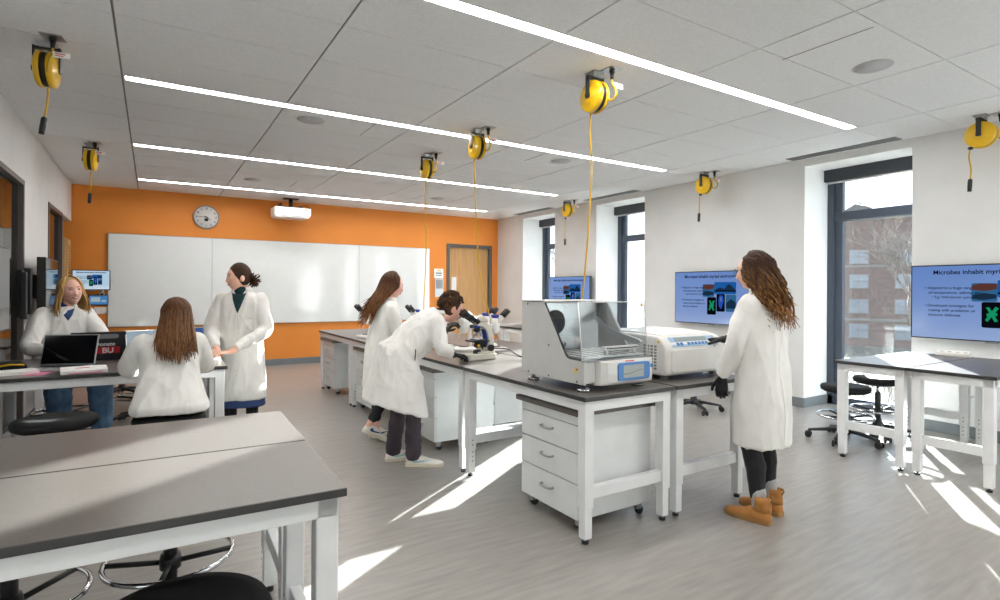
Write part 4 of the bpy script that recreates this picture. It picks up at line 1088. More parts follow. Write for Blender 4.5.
# ---------------------------------------------------------------- standing woman in glasses (right)
def woman_glasses():
    t = person('woman in white lab coat, glasses, long curly hair and tan boots pressing a centrifuge key', (3.28, 2.13, 0))
    f = V((-.06, 1, 0)).normalized(); r = V((f.y, -f.x, 0)); C = V((3.27, 2.10, 0))
    P = lambda a, b, z: C + r*a + f*b + V((0, 0, z))
    hm = hmtx(P(-.015, .045, 1.545), (-.34, 1), .08)
    sL, sR = P(-.165, 0, 1.345), P(.165, .01, 1.345)
    eL, wL = P(-.215, .05, 1.085), P(-.20, .14, .875)
    eR, wR = P(.20, .16, 1.115), P(.12, .335, 1.085)
    sh = [(P(0, 0, .92), P(0, .0, 1.10), .105, .10), (P(0, 0, 1.10), P(0, 0, 1.28), .10, .095), (P(-.12, 0, 1.33), P(.12, 0, 1.33), .055, .055), (P(0, 0, 1.34), hm @ V((0, -.02, -.07)), .052, .050),
          (sL, eL, .048, .038), (eL, wL, .037, .026), (sR, eR, .048, .038), (eR, wR, .037, .026),
          (P(-.09, 0, .90), P(-.092, .02, .48), .085, .055), (P(-.092, .02, .48), P(-.09, -.03, .09), .052, .036), (P(.09, 0, .90), P(.092, .03, .48), .085, .055), (P(.092, .03, .48), P(.095, .0, .09), .052, .036)]
    body(t, 'skin_fair', sh, hm)
    cloth(t, 'leggings', 'leggings', [(P(-.09, 0, .90), P(-.092, .02, .48), .09, .062), (P(-.092, .02, .48), P(-.09, -.02, .33), .062, .062), (P(-.09, -.02, .33), P(-.09, -.03, .155), .060, .044), (P(.09, 0, .90), P(.092, .03, .48), .09, .062), (P(.092, .03, .48), P(.095, .01, .33), .062, .062), (P(.095, .01, .33), P(.095, .0, .165), .060, .044)], amp=.0015)
    rg = [(P(0, .005, 1.42), r*.055, f*.052), (P(0, .0, 1.395), r*.095, f*.068), (P(0, 0, 1.365), r*.15, f*.085), (P(0, 0, 1.32), r*.178, f*.100), (P(0, 0, 1.22), r*.178, f*.118), (P(0, -.005, 1.05), r*.172, f*.125), (P(0, -.01, .90), r*.182, f*.140), (P(0, -.01, .70), r*.190, f*.152), (P(0, -.01, .53), r*.190, f*.150), (P(0, -.01, .458), r*.190, f*.148)]
    co_ = coat(t, rg, [[(sL + V((.02, 0, -.01)), .078), (sL.lerp(eL, .5), .072), (eL, .068), (eL.lerp(wL, .6), .062), (wL + V((0, 0, .015)), .046)], [(sR - V((.02, 0, .01)), .078), (sR.lerp(eR, .5), .07), (eR, .066), (eR.lerp(wR, .5), .056), (wR.lerp(eR, .12), .044)]], seed=1, amp=.008, freq=8)
    collar(t, P(0, .0, 1.405), r, f, .04, .068, .06)
    seam = on_surface(co_, [P(-.02, -.25, z) for z in (1.3, 1.15, 1.0, .85, .7, .55, .46)], .001)
    MB().tube(spline(seam, 4), .0022, 5).build('back_seam', 'coat', co_)
    glove(t, wL, eL, (0.03, .10, -1), P(-1, -.35, 0) - P(0, 0, 0), 1, curl=(.35, .45, .3))
    glove(t, wR, eR, P(-.35, .9, -.05) - P(0, 0, 0), V((0, 0, 1)), -1, point=True)
    for s in (-1, 1):
        x = -.09 if s < 0 else .095; b0 = -.115 if s < 0 else -.085
        so_ = cloth(t, 'sock', 'sock_grey', [(P(x, b0+.075, .10), P(x, b0+.078, .20 if s > 0 else .185), .044, .047)], amp=.001)
        shoe(t, P(x, b0, 0), P(x + .02*s, b0+.3, 0), 'suede', 'sole_tan', L=.285, wid=1.12, boot=.165, name='boot')
    # curly hair
    def end(phi, u):
        s = math.sin(phi); return P(.01 + .085*s + .05*(u-.5), -.115 - .03*u, 1.42 - .23*u**.7) if math.cos(phi) < .1 else P(.01 + .09*s, -.08*u - .05, 1.40 - .16*u)
    hair(t, 'hair_curly', hm, end, n=210, seed=3, lock=.0085, lim=66, curl=.023, cfreq=3.4, jitter=.04, wave=.004)
    face_parts(t, hm)
    g = MB()
    for s in (-1, 1):
        c = hm @ V((s*.033, .103, .006)); R3 = hm.to_3x3()
        g.tube([c + R3 @ V((.024*math.cos(a), 0, .021*math.sin(a))) for a in [2*PI*k/20 for k in range(20)]], .0016, 6, closed=True)
        g.tube([hm @ V((s*.057, .100, .012)), hm @ V((s*.080, .085, .013)), hm @ V((s*.083, .0, .010))], .0018, 6)
    g.tube([hm @ V((-.009, .104, .010)), hm @ V((0, .108, .012)), hm @ V((.009, .104, .010))], .0016, 6)
    g.build('glasses', 'black_plastic', t)
    loc_parts(t)
woman_glasses()

# ---------------------------------------------------------------- man bending to the microscope
def man():
    t = person('short haired man in white lab coat and black gloves bending over to the beige microscope', (1.72, 4.22, 0))
    hip = V((1.70, 4.24, .89)); nk = V((1.985, 4.19, 1.20)); ax = (nk - hip).normalized(); lt = V((.12, 1, 0)).normalized()   # lt: towards his left (+Y)
    bk = lt.cross(ax).normalized()                                                            # chest-to-back normal
    if bk.z < 0: bk = -bk
    hm = hmtx((2.125, 4.165, 1.262), (1, -.10), .40)
    sR, sL = nk - lt*.18 - ax*.055, nk + lt*.18 - ax*.055
    eR, wR = V((1.93, 3.945, .965)), V((2.055, 3.985, .895))
    eL, wL = V((2.12, 4.42, .97)), V((2.15, 4.31, 1.065))
    kR, aR = V((1.785, 4.15, .48)), V((1.79, 4.16, .09)); kL, aL = V((1.74, 4.34, .48)), V((1.70, 4.37, .09))
    hR, hL = hip - lt*.09, hip + lt*.09
    body(t, 'skin_pink', [(hip, hip + ax*.22, .11, .105), (hip + ax*.22, nk - ax*.09, .105, .10), (sR + lt*.05, sL - lt*.05, .06, .06), (nk - ax*.03, hm @ V((0, -.02, -.07)), .058, .055),
        (sR, eR, .052, .042), (eR, wR, .04, .028), (sL, eL, .052, .042), (eL, wL, .04, .028), (hR, kR, .09, .06), (kR, aR, .055, .038), (hL, kL, .09, .06), (kL, aL, .055, .038)], hm)
    cloth(t, 'trousers', 'trousers', [(hR, kR, .085, .064), (kR, aR, .066, .064), (hL, kL, .085, .064), (kL, aL, .066, .064), (hR, hL, .085, .085)], amp=.005, freq=11, seed=4, stretch=(1, 1, 1.3))
    rg = [(nk + ax*.045, lt*.062, bk*.058), (nk + ax*.01, lt*.10, bk*.075), (nk - ax*.03, lt*.155, bk*.095), (nk - ax*.09, lt*.195, bk*.12), (nk - ax*.20, lt*.20, bk*.138), (nk - ax*.33, lt*.195, bk*.145), (hip + V((-.01, 0, .02)), lt*.20, V((-.155, 0, .07))), (hip + V((-.01, 0, -.13)), lt*.205, V((-.20, 0, .075))), (hip + V((-.025, 0, -.30)), lt*.21, V((-.245, 0, .09))), (hip + V((-.035, 0, -.425)), lt*.215, V((-.27, 0, .095)))]
    co_ = coat(t, rg, [[(sR + lt*.02, .085), (sR.lerp(eR, .5), .078), (eR, .070), (eR.lerp(wR, .6), .058), (wR.lerp(eR, .15), .047)], [(sL - lt*.02, .085), (sL.lerp(eL, .5), .078), (eL, .070), (eL.lerp(wL, .6), .056), (wL.lerp(eL, .2), .047)]], seed=5, amp=.009, freq=8, stretch=(1, 1, .6))
    collar(t, nk + ax*.03 - bk*.0, -lt, V((ax.x, ax.y, 0)).normalized(), .028, .066, .060)
    sl = ray_surface(co_, [hip + V((.05, -.6, z)) for z in (.06, .02, -.03)], (0, 1, 0), .002)
    if len(sl) == 3: MB().tube(sl, .010, 8, r1=.004, flat=.3).build('pocket_slit', 'leggings', co_)
    glove(t, wR, eR, (1, .18, -.12), (.1, 0, 1), 1, curl=(.35, .5, .4))
    glove(t, wL, eL, (.35, -.62, .65), (-.45, -.2, .8), 1, curl=(.6, .8, .5))
    for a, k, hd in ((aR, kR, V((.23, -.14, 0))), (aL, kL, V((.26, -.03, 0)))):
        d = hd.normalized(); hl = V((a.x, a.y, 0)) - d*.06
        shoe(t, hl, hl + d*.3, 'sneaker', 'sneaker_sole', 'swoosh_mint', L=.30, wid=1.08)
    # short curly hair
    rnd = random.Random(9); mb = MB(); R3 = hm.to_3x3()
    mb.ball(hm @ V((0, -.017, .018)), (.082, .092, .112), 30, 20, R3)
    for k in range(340):
        ph = rnd.uniform(0, 2*PI); th = math.acos(rnd.uniform(-.30, 1)); n_ = V((math.sin(th)*math.sin(ph), math.sin(th)*math.cos(ph), math.cos(th)))
        if n_.y > .40 and n_.z < .50: continue
        if n_.z < .05 and n_.y > -.30: continue
        c = V((n_.x*.083, -.015 + n_.y*.096, .018 + n_.z*.112)); a0 = rnd.uniform(0, 6.28); x = n_.orthogonal().normalized(); y = n_.cross(x); rr = rnd.uniform(.010, .017)
        mb.tube([hm @ (c + (x*math.cos(a0+q*4.2) + y*math.sin(a0+q*4.2))*rr + n_*(.004 + .018*q)) for q in (0, .2, .4, .6, .8, 1)], lambda q: .0065*(1-.6*q), 5)
    mb.build('hair', 'hair_short', t, smooth=True)
    face_parts(t, hm)
    loc_parts(t)
man()

# ---------------------------------------------------------------- long haired woman behind the man
def woman_long():
    t = person('woman with very long brown hair and white sneakers standing behind the bending man', (1.76, 5.08, 0))
    f = V((1, -.08, 0)).normalized(); r = V((f.y, -f.x, 0)); C = V((1.80, 5.06, 0))
    P = lambda a, b, z: C + r*a + f*b + V((0, 0, z))
    hm = hmtx(P(.0, .15, 1.455), (1, -.12), .22)
    sR, sL = P(.165, .09, 1.245), P(-.165, .09, 1.245)
    eR, wR = P(.20, .15, 1.00), P(.15, .36, .93); eL, wL = P(-.20, .15, 1.0), P(-.15, .36, .93)
    kR, aR = P(.09, .10, .46), P(.085, -.10, .16); kL, aL = P(-.08, .03, .46), P(-.08, .02, .09)
    sh = [(P(0, .02, .88), P(0, .03, 1.02), .095, .09), (P(0, .03, 1.02), P(0, .07, 1.17), .10, .095), (P(.12, .09, 1.24), P(-.12, .09, 1.24), .052, .052), (P(0, .10, 1.25), hm @ V((0, -.02, -.07)), .048, .046),
          (sR, eR, .045, .036), (eR, wR, .035, .025), (sL, eL, .045, .036), (eL, wL, .035, .025), (P(.075, .03, .82), kR, .08, .055), (kR, aR, .05, .034), (P(-.075, .03, .82), kL, .08, .055), (kL, aL, .05, .034)]
    body(t, 'skin_pink', sh, hm, [dict(w=wR, d=(1, 0, -.3), n=(0, 0, 1), side=1), dict(w=wL, d=(1, 0, -.3), n=(0, 0, 1), side=-1)])
    cloth(t, 'leggings', 'leggings', [(P(.075, .03, .78), kR, .075, .060), (kR, aR.lerp(kR, .22), .06, .044), (P(-.075, .03, .78), kL, .075, .060), (kL, aL.lerp(kL, .26), .06, .044)], amp=.002)
    rg = [(P(0, .12, 1.325), r*.055, f*.055), (P(0, .11, 1.30), r*.095, f*.07), (P(0, .10, 1.265), r*.155, f*.088), (P(0, .085, 1.20), r*.185, f*.11), (P(0, .055, 1.08), r*.170, f*.110), (P(0, .03, .95), r*.168, f*.112), (P(0, .02, .80), r*.178, f*.125), (P(0, .02, .62), r*.185, f*.135), (P(0, .02, .48), r*.19, f*.14)]
    coat(t, rg, [[(sR - r*.02, .076), (sR.lerp(eR, .5), .07), (eR, .064), (eR.lerp(wR, .5), .054), (wR.lerp(eR, .12), .042)], [(sL + r*.02, .076), (sL.lerp(eL, .5), .07), (eL, .064), (eL.lerp(wL, .5), .054), (wL.lerp(eL, .12), .042)]], seed=8)
    collar(t, P(0, .115, 1.31), r, f, .035, .066, .06)
    shoe(t, P(.085, -.155, .115), P(.085, .12, 0), 'sneaker', 'sneaker_sole', 'swoosh_navy', L=.265, pitch=.50)
    shoe(t, P(-.08, -.045, 0), P(-.08, .25, 0), 'sneaker', 'sneaker_sole', 'swoosh_navy', L=.265)
    def end(phi, u):
        s = math.sin(phi); return P(.085*s + .02, -.085 + .03*s - .045*u, 1.28 - .21*u)
    hair(t, 'hair_auburn', hm, end, n=200, seed=5, lock=.010, lim=70, jitter=.02, wave=.008, mid=lambda p, u: P(.08*math.sin(p), -.02 - .03*u, 1.34 - .08*u))
    face_parts(t, hm)
    loc_parts(t)
woman_long()

# ---------------------------------------------------------------- standing woman with turtleneck at the end of the second row
def woman_turtleneck():
    t = person('standing woman in white lab coat, dark green turtleneck and navy skirt by the whiteboard', (.70, 5.38, 0))
    f = V((-.42, -.91, 0)).normalized(); r = V((f.y, -f.x, 0)); C = V((.672, 5.36, 0))        # r points to her right
    r = V((-f.y, f.x, 0)) * -1
    P = lambda a, b, z: C + r*a + f*b + V((0, 0, z))
    hm = hmtx(V((.642, 5.34, 1.515)), (-1, -.22), .04)
    sR, sL = P(.175, 0, 1.315), P(-.175, 0, 1.315)
    eR, wR = P(.235, .06, 1.055), V((.455, 5.18, .905)); eL, wL = P(-.212, .07, 1.055), V((.545, 5.02, .905))
    sh = [(P(0, 0, .90), P(0, 0, 1.08), .105, .10), (P(0, 0, 1.08), P(0, 0, 1.26), .10, .095), (P(.12, 0, 1.31), P(-.12, 0, 1.31), .054, .054), (P(0, 0, 1.32), hm @ V((0, -.02, -.07)), .052, .050), (sR, eR, .046, .036), (eR, wR, .035, .025), (sL, eL, .046, .036), (eL, wL, .035, .025),
          (P(.09, 0, .88), P(.09, 0, .47), .08, .055), (P(.09, 0, .47), P(.09, 0, .08), .05, .036), (P(-.09, 0, .88), P(-.09, 0, .47), .08, .055), (P(-.09, 0, .47), P(-.09, 0, .08), .05, .036)]
    body(t, 'skin_fair', sh, hm, [dict(w=wR, d=(-.25, -.75, -.12), n=(0, 0, 1), side=-1, curl=(.25, .3, .2)), dict(w=wL, d=(-.9, -.05, -.12), n=(0, 0, 1), side=1, curl=(.25, .3, .2))])
    cloth(t, 'turtleneck', 'turtleneck', [(P(0, .0, 1.30), P(0, .02, 1.36), .075, .062), (P(0, .02, 1.35), hm @ V((0, -.014, -.098)), .061, .054), (P(0, .02, 1.25), P(0, .02, 1.31), .06, .07)], amp=.002)
    cloth(t, 'stockings', 'leggings', [(P(s*.09, 0, .5), P(s*.09, 0, .1), .058, .042) for s in (-1, 1)], amp=.001)
    MB().loft([ring(P(0, 0, z), r*a, f*b) for z, a, b in ((.85, .15, .11), (.6, .17, .13), (.41, .195, .15), (.39, .195, .15), (.41, .17, .12))]).build('skirt', 'navy_cloth', t, smooth=True)
    rg = [(P(0, .0, 1.40), r*.062, f*.056), (P(0, .0, 1.375), r*.10, f*.072), (P(0, 0, 1.345), r*.155, f*.09), (P(0, 0, 1.29), r*.178, f*.106), (P(0, 0, 1.18), r*.176, f*.120), (P(0, 0, 1.02), r*.170, f*.122), (P(0, 0, .86), r*.182, f*.138), (P(0, 0, .66), r*.192, f*.15), (P(0, 0, .54), r*.20, f*.158), (P(0, 0, .455), r*.202, f*.158)]
    co_ = coat(t, rg, [[(sR - r*.02, .080), (sR.lerp(eR, .5), .076), (eR, .070), (eR.lerp(wR, .6), .056), (wR.lerp(eR, .14), .043)], [(sL + r*.02, .080), (sL.lerp(eL, .5), .076), (eL, .070), (eL.lerp(wL, .6), .056), (wL.lerp(eL, .14), .043)]], seed=11)
    # dark V of the sweater in the open neck, laid on the coat front
    vn = on_surface(co_, [P(.045, .3, 1.385), P(.0, .3, 1.345), P(-.045, .3, 1.385), P(0, .3, 1.22)], .003)
    q = ray_surface(co_, [P(a, .5, z) for a, z in ((.058, 1.375), (.03, 1.365), (-.03, 1.365), (-.058, 1.375), (-.044, 1.32), (-.024, 1.265), (0, 1.205), (.024, 1.265), (.044, 1.32))], -f, .009)
    if len(q) == 9:
        c_ = (sum(q, V((0, 0, 0)))/9); b = MB(); b.loft([[p - f*.012 for p in q], q, [p.lerp(c_, .6) + f*.003 for p in q]], smooth=True); b.build('sweater_front', 'turtleneck', t)
        pass
    pl = ray_surface(co_, [P(.012, .5, z) for z in (1.21, 1.1, 1.0, .9, .8, .7, .6, .5, .43)], -f, .001)
    MB().tube(spline(pl, 4), .004, 6, flat=.5).build('placket', 'coat', co_)
    for p in ray_surface(co_, [P(-.005, .5, z) for z in (1.17, 1.05, .93, .81, .69)], -f, .001): MB().ball(p, .006, 10, 6).build('button', 'white_plastic', co_)
    pk = ray_surface(co_, [P(-.06, .5, 1.16), P(-.13, .5, 1.16), P(-.13, .5, 1.05), P(-.06, .5, 1.05)], -f, .002)
    if len(pk) == 4: MB().tube(pk, .003, 5, closed=True).build('chest_pocket', 'coat', co_)
    collar(t, P(0, -.005, 1.385), r, f, .045, .075, .068)
    for s in (-1, 1): shoe(t, P(s*.09, -.07, 0), P(s*.095, .2, 0), 'leggings', 'black_plastic', L=.25)
    # tied back dark curls
    R3 = hm.to_3x3(); rnd = random.Random(4); mb = MB(); mb.ball(hm @ V((0, -.011, .021)), (.082, .095, .112), 30, 20, R3)
    for k in range(90):
        ph = math.radians(rnd.uniform(48, 312)); pts = []
        for i in range(6):
            th = math.radians(12 + i*(78 + rnd.uniform(-4, 4))/5); q_ = i/5
            l = V((math.sin(ph)*math.sin(th)*.083*(1-.55*q_**2), -.014 + math.cos(ph)*math.sin(th)*.094*(1-q_**2) - .088*q_**2, .012 + math.cos(th)*.115 - .012*q_)); pts.append(hm @ l)
        mb.tube(pts, .0055, 5, flat=.6)
    for k in range(110):
        d = V((rnd.uniform(-1, 1), rnd.uniform(-1.0, .35), rnd.uniform(-1.15, .6))).normalized(); c = V((0, -.112, -.022)); a0 = rnd.uniform(0, 6); x = d.orthogonal().normalized(); y = d.cross(x); ln = rnd.uniform(.04, .088)
        mb.tube([hm @ (c + d*ln*q_ + (x*math.cos(a0+q_*6) + y*math.sin(a0+q_*6))*.010*q_) for q_ in (0, .2, .4, .6, .8, 1)], lambda q_: .0072*(1-.5*q_), 5)
    mb.build('hair', 'hair_dark', t, smooth=True)
    face_parts(t, hm, True)
    loc_parts(t)
woman_turtleneck()

# ---------------------------------------------------------------- seated brunette seen from behind
def woman_brunette():
    t = person('seated woman seen from behind, straight brown hair over white lab coat', (.10, 4.22, 0))
    f = V((.03, 1, 0)).normalized(); r = V((f.y, -f.x, 0)); C = V((.10, 4.20, 0))
    P = lambda a, b, z: C + r*a + f*b + V((0, 0, z))
    hm = hmtx(P(.035, .17, 1.225), (-.05, 1), .22)
    sR, sL = P(.165, .10, 1.055), P(-.165, .10, 1.055)
    eR, wR = P(.215, .24, .875), P(.12, .47, .885); eL, wL = P(-.235, .24, .88), P(-.12, .47, .885)
    kR, aR = P(.13, .42, .66), P(.14, .40, .27); kL, aL = P(-.13, .42, .66), P(-.14, .40, .27)
    sh = [(P(0, 0, .73), P(0, .02, .86), .105, .10), (P(0, .02, .86), P(0, .08, 1.0), .10, .095), (P(.12, .10, 1.05), P(-.12, .10, 1.05), .052, .052), (P(0, .11, 1.06), hm @ V((0, -.02, -.07)), .048, .046), (sR, eR, .045, .036), (eR, wR, .035, .025), (sL, eL, .045, .036), (eL, wL, .035, .025),
          (P(.09, .03, .70), kR, .085, .058), (kR, aR, .055, .036), (P(-.09, .03, .70), kL, .085, .058), (kL, aL, .055, .036)]
    body(t, 'skin_fair', sh, hm, [dict(w=wR, d=(-.3, 1, -.1), n=(0, 0, 1), side=-1), dict(w=wL, d=(.3, 1, -.1), n=(0, 0, 1), side=1)])
    cloth(t, 'trousers', 'trousers', [(P(.09, .03, .70), kR, .092, .068), (kR, aR, .066, .055), (P(-.09, .03, .70), kL, .092, .068), (kL, aL, .066, .055)], amp=.003)
    for a in (aR, aL): shoe(t, V((a.x, a.y-.06, .20)), V((a.x, a.y+.2, .20)), 'sneaker', 'sneaker_sole', L=.25)
    rg = [(P(0, .13, 1.135), r*.055, f*.055), (P(0, .12, 1.11), r*.10, f*.07), (P(0, .11, 1.075), r*.155, f*.09), (P(0, .095, 1.02), r*.175, f*.108), (P(0, .06, .92), r*.175, f*.122), (P(0, .03, .82), r*.182, f*.135), (P(0, .01, .73), r*.20, f*.16), (P(0, .01, .665), r*.222, f*.19), (P(0, .03, .618), r*.225, f*.20)]
    co_ = coat(t, rg, [[(sR - r*.02, .080), (sR.lerp(eR, .5), .078), (eR, .072), (eR.lerp(wR, .5), .060), (wR.lerp(eR, .12), .044)], [(sL + r*.02, .080), (sL.lerp(eL, .5), .078), (eL, .072), (eL.lerp(wL, .5), .060), (wL.lerp(eL, .12), .044)]], seed=14, cavity=.03, amp=.008)
    collar(t, P(0, .12, 1.12), r, f, .035, .066, .06)
    def end(phi, u):
        s = math.sin(phi); return P(.035 + .098*s + .03*(u-.5), -.065 - .035*(1-abs(s)) - .02*u, .985 - .05*u + .05*abs(s)**3)
    hair(t, 'hair_brunette', hm, end, n=210, seed=12, lock=.0095, lim=72, jitter=.022, wave=.006, grow=1.01, mid=lambda p, u: P(.03 + .098*math.sin(p), -.01 - .035*(1-abs(math.sin(p))), 1.10))
    loc_parts(t)
woman_brunette()

# ---------------------------------------------------------------- seated blond woman, smiling
def woman_blond():
    t = person('smiling blond woman seated in white lab coat and blue jeans behind the laptops', (-.66, 6.25, 0))
    f = V((.30, -.95, 0)).normalized(); r = V((f.y, -f.x, 0)); C = V((-.665, 6.15, .05))
    P = lambda a, b, z: C + r*a + f*b + V((0, 0, z))
    hm = hmtx(P(-.03, .14, 1.335), (.40, -.92), -.06, .10)
    sR, sL = P(.17, .08, 1.13), P(-.17, .08, 1.13)
    eR, wR = P(.255, .22, .875), P(.12, .42, .85); eL, wL = P(-.255, .22, .875), P(-.16, .45, .85)
    kR, aR = P(.13, .50, .62), P(.10, .46, .24); kL, aL = P(-.15, .52, .62), P(-.17, .48, .24)
    sh = [(P(0, 0, .73), P(0, .02, .90), .105, .10), (P(0, .02, .90), P(0, .07, 1.07), .10, .095), (P(.12, .08, 1.125), P(-.12, .08, 1.125), .052, .052), (P(0, .085, 1.13), hm @ V((0, -.02, -.07)), .05, .048), (sR, eR, .046, .037), (eR, wR, .036, .026), (sL, eL, .046, .037), (eL, wL, .036, .026),
          (P(.09, .03, .70), kR, .085, .06), (kR, aR, .055, .036), (P(-.09, .03, .70), kL, .085, .06), (kL, aL, .055, .036)]
    body(t, 'skin_pink', sh, hm, [dict(w=wR, d=P(-.4, .9, -.05) - C, n=(0, 0, 1), side=-1), dict(w=wL, d=P(.4, .9, -.05) - C, n=(0, 0, 1), side=1)])
    cloth(t, 'jeans', 'denim', [(P(.09, .03, .70), kR, .11, .095), (kR, aR, .095, .082), (P(-.09, .03, .70), kL, .11, .095), (kL, aL, .095, .082)], amp=.006, freq=10, seed=3, stretch=(1, 1, 1))
    for a in (aR, aL): shoe(t, V((a.x, a.y, .17)) - f*.06, V((a.x, a.y, .17)) + f*.2, 'sneaker', 'sneaker_sole', L=.25)
    rg = [(P(0, .10, 1.21), r*.060, f*.056), (P(0, .10, 1.185), r*.10, f*.072), (P(0, .09, 1.15), r*.16, f*.092), (P(0, .08, 1.09), r*.178, f*.110), (P(0, .055, .98), r*.175, f*.122), (P(0, .03, .86), r*.185, f*.135), (P(0, .04, .76), r*.21, f*.18), (P(0, .08, .69), r*.25, f*.27), (P(0, .10, .615), r*.26, f*.30)]
    co_ = coat(t, rg, [[(sR - r*.02, .082), (sR.lerp(eR, .5), .080), (eR, .075), (eR.lerp(wR, .5), .062), (wR.lerp(eR, .12), .045)], [(sL + r*.02, .082), (sL.lerp(eL, .5), .080), (eL, .075), (eL.lerp(wL, .5), .062), (wL.lerp(eL, .12), .045)]], seed=17, cavity=.03, amp=.008)
    q = ray_surface(co_, [P(a, .6, z) for a, z in ((.05, 1.19), (0, 1.17), (-.05, 1.19), (-.03, 1.13), (0, 1.085), (.03, 1.13))], -f, .004)
    if len(q) == 6:
        c_ = (sum(q, V((0, 0, 0)))/6); b = MB(); b.loft([[p - f*.012 for p in q], q, [p.lerp(c_, .6) + f*.003 for p in q]], smooth=True); b.build('shirt_front', 'navy_cloth', t)
    cloth(t, 'shirt', 'navy_cloth', [(P(0, .09, 1.10), P(0, .10, 1.19), .085, .060)], amp=.001)
    pl = ray_surface(co_, [P(.012, .7, z) for z in (1.07, 1.0, .93, .86, .8)], -f, .001)
    MB().tube(spline(pl, 4), .004, 6, flat=.5).build('placket', 'coat', co_)
    collar(t, P(0, .10, 1.19), r, f, .045, .072, .066)
    def end(phi, u):
        s = math.sin(phi); return hm @ V((.118*s + .01, .0 - .06*(1-abs(s)) + .02*u, -.165 - .035*u))
    hair(t, 'hair_blond', hm, end, n=190, seed=21, lock=.009, lim=52, jitter=.018, wave=.005, part=.0)
    face_parts(t, hm, True, 'hair_auburn')
    loc_parts(t)
woman_blond()
# ================================================================= OUTSIDE, LIGHT, CAMERA
mat('brick', '5a342b', .9, c2='4a2a24', scale=1.2, detail=5)
mat('stone', '67625d', .9)
mat('roofing', '222328', .8)
mat('far_glass', '6d7680', .2)
mat('ground', '34352e', .95, c2='2a2c25', scale=.6)
mat('bark', '6b5d52', .9)
mat('dry_grass', '6a5a40', .9, c2='4d4230', scale=3)
struct('ground_outside', MB().prism([(XO, -.15), (14, -.2), (60, -5.0), (160, -5.0), (160, -6), (XO, -6)], -80, 120), 'ground', 'lawn outside the windows')
def building():
    t = thing('brick_building', 'red brick apartment block seen through the near window', 'building', (74, 27, -5.0), math.radians(-70))
    W, Dp, Ht = 46, 14, 15.0
    MB().box(-W/2, W/2, 0, Dp, 0, Ht).build('wall', 'brick', t)
    MB().box(-W/2-.3, W/2+.3, -.3, .25, Ht, Ht+.35).box(-W/2-.05, W/2+.05, -.12, 0, 9.4, 9.65).box(-W/2-.05, W/2+.05, -.12, 0, 3.0, 3.3).build('stone_band', 'stone', t)
    g = [(-19, 0), (-7, 0), (7, 0), (18, 0)]
    for x, _ in g:
        MB().prism([(x-3, Ht+.35), (x+3, Ht+.35), (x, Ht+2.2)], .0, 7).build('gable', 'roofing', t)
    for x in (-12.5, 1, 13): MB().box(x-1.6, x+1.6, 3, 5, Ht+.3, Ht+1.7).build('chimney', 'brick', t)
    for fl in range(4):
        for k in range(10):
            x = -W/2 + 2.6 + k*4.5; z = .9 + fl*2.95
            f = MB().box(x-1.0, x+1.0, -.14, .02, z, z+1.75).build('window', 'stone', t)
            MB().box(x-.9, x-.04, -.17, -.13, z+.1, z+.85).box(x+.04, x+.9, -.17, -.13, z+.1, z+.85).box(x-.9, x-.04, -.17, -.13, z+.92, z+1.66).box(x+.04, x+.9, -.17, -.13, z+.92, z+1.66).build('pane', 'far_glass', f)
    return t
building()
def tree(label, x, y, h, sd, name='bare_tree'):
    rnd = random.Random(sd)
    t = thing(name, label, 'tree', (x, y, -.15), 0, 'bare trees outside')
    b = MB()
    def br(p, d, ln, r, lv):
        q = p + d*ln; b.tube([p, p + d*ln*.5 + V((rnd.uniform(-.04, .04), rnd.uniform(-.04, .04), 0))*ln, q], r, 5, r1=r*.6)
        if lv == 0: return
        for k in range(4 if lv < 4 else 5):
            nd = (d + V((rnd.uniform(-1, 1), rnd.uniform(-1, 1), rnd.uniform(-.3, .8)))*.75).normalized()
            br(p + d*ln*rnd.uniform(.55, 1), nd, ln*rnd.uniform(.6, .8), r*.55, lv-1)
    br(V((0, 0, 0)), V((0, 0, 1)), h*.30, h*.016, 5)
    b.build('branches', 'bark', t)
tree('round bare tree seen through the middle window', 30.5, 25.5, 6.0, 3)
tree('bare tree in front of the brick building', 30, 11.8, 6.5, 5)
tree('bare tree seen through the far window', 24.5, 31, 7, 8)
# dry tufts by the near window
def tuft(x, y, sd, label):
    rnd = random.Random(sd); b = MB()
    for k in range(50):
        a = rnd.uniform(0, 2*PI); l = rnd.uniform(.3, .75); s = rnd.uniform(.1, .5); p = V((rnd.uniform(-.25, .25), rnd.uniform(-.25, .25), 0))
        d = V((math.cos(a)*s, math.sin(a)*s, 1)).normalized()
        b.tube([p, p + d*l*.6, p + d*l + V((math.cos(a), math.sin(a), -.3))*l*.2], .005, 4, r1=.002)
    o = b.build('dry_grass_tuft', 'dry_grass', loc=(x, y, -.15)); tag(o, label, 'plant', 'dry grass outside the near window')
for k, (x, y, l) in enumerate(((8.3, 2.70, 'dry grass clump outside the near window, right end'), (8.95, 3.50, 'dry grass clump outside the near window, middle'), (8.4, 4.1, 'dry grass clump outside the near window, left end'), (10.2, 3.1, 'dry grass clump farther out on the lawn beyond the near window'), (9.9, 4.3, 'dry grass clump on the lawn beyond the window frame'))):
    tuft(x, y, k, l)

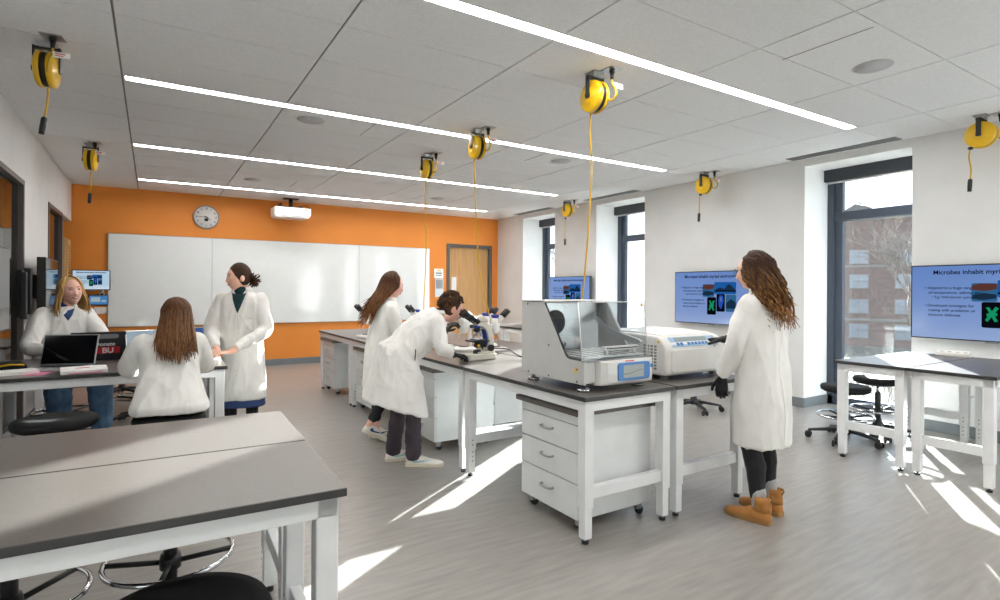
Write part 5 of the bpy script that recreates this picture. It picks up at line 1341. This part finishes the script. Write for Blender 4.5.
w = bpy.data.worlds.new('sky'); sc.world = w; w.use_nodes = True
bg = w.node_tree.nodes['Background']; bg.inputs[1].default_value = SKY
tc = w.node_tree.nodes.new('ShaderNodeTexCoord'); sp = w.node_tree.nodes.new('ShaderNodeSeparateXYZ'); rp = w.node_tree.nodes.new('ShaderNodeValToRGB')
w.node_tree.links.new(tc.outputs['Generated'], sp.inputs[0]); w.node_tree.links.new(sp.outputs['Z'], rp.inputs[0]); w.node_tree.links.new(rp.outputs[0], bg.inputs[0])
rp.color_ramp.elements[0].position = 0; rp.color_ramp.elements[0].color = lin('f6f8fb'); rp.color_ramp.elements[1].position = .7; rp.color_ramp.elements[1].color = lin('b5d2f2')
s = bpy.data.lights.new('sun', 'SUN'); s.energy = SUN; s.angle = math.radians(.6); s.color = (1, .965, .92)
so = bpy.data.objects.new('sun', s); col.objects.link(so)
el = math.radians(12.0); az = V((1, .655, 0)).normalized()
so.rotation_euler = (az*math.cos(el) + V((0, 0, math.sin(el)))).to_track_quat('Z', 'Y').to_euler()
cam = bpy.data.cameras.new('camera'); co = bpy.data.objects.new('camera', cam); col.objects.link(co)
cam.sensor_width = 36; cam.lens = 36*FPX/1000; cam.sensor_fit = 'HORIZONTAL'; cam.shift_y = -(300-HORY)/1000; cam.clip_start = .05; cam.clip_end = 500
fw = V((_F[0], _F[1], 0)); rt = V((_R[0], _R[1], 0)); up = V((0, 0, 1))
c_, s_ = math.cos(ROLL), math.sin(ROLL)
rt2 = rt*c_ + up*s_; up2 = up*c_ - rt*s_
co.matrix_world = Matrix(((rt2.x, up2.x, -fw.x, 0), (rt2.y, up2.y, -fw.y, 0), (rt2.z, up2.z, -fw.z, CAMH), (0, 0, 0, 1)))
sc.camera = co
vs = sc.view_settings; vs.view_transform = 'Standard'; vs.look = 'None'; vs.gamma = 1; vs.use_curve_mapping = False; vs.exposure = EXPO
sc.cycles.use_denoising = True
sc.cycles.max_bounces = 10; sc.cycles.diffuse_bounces = 6; sc.cycles.glossy_bounces = 5; sc.cycles.transparent_max_bounces = 16
sc.cycles.sample_clamp_indirect = 8; sc.cycles.caustics_reflective = False; sc.cycles.caustics_refractive = False
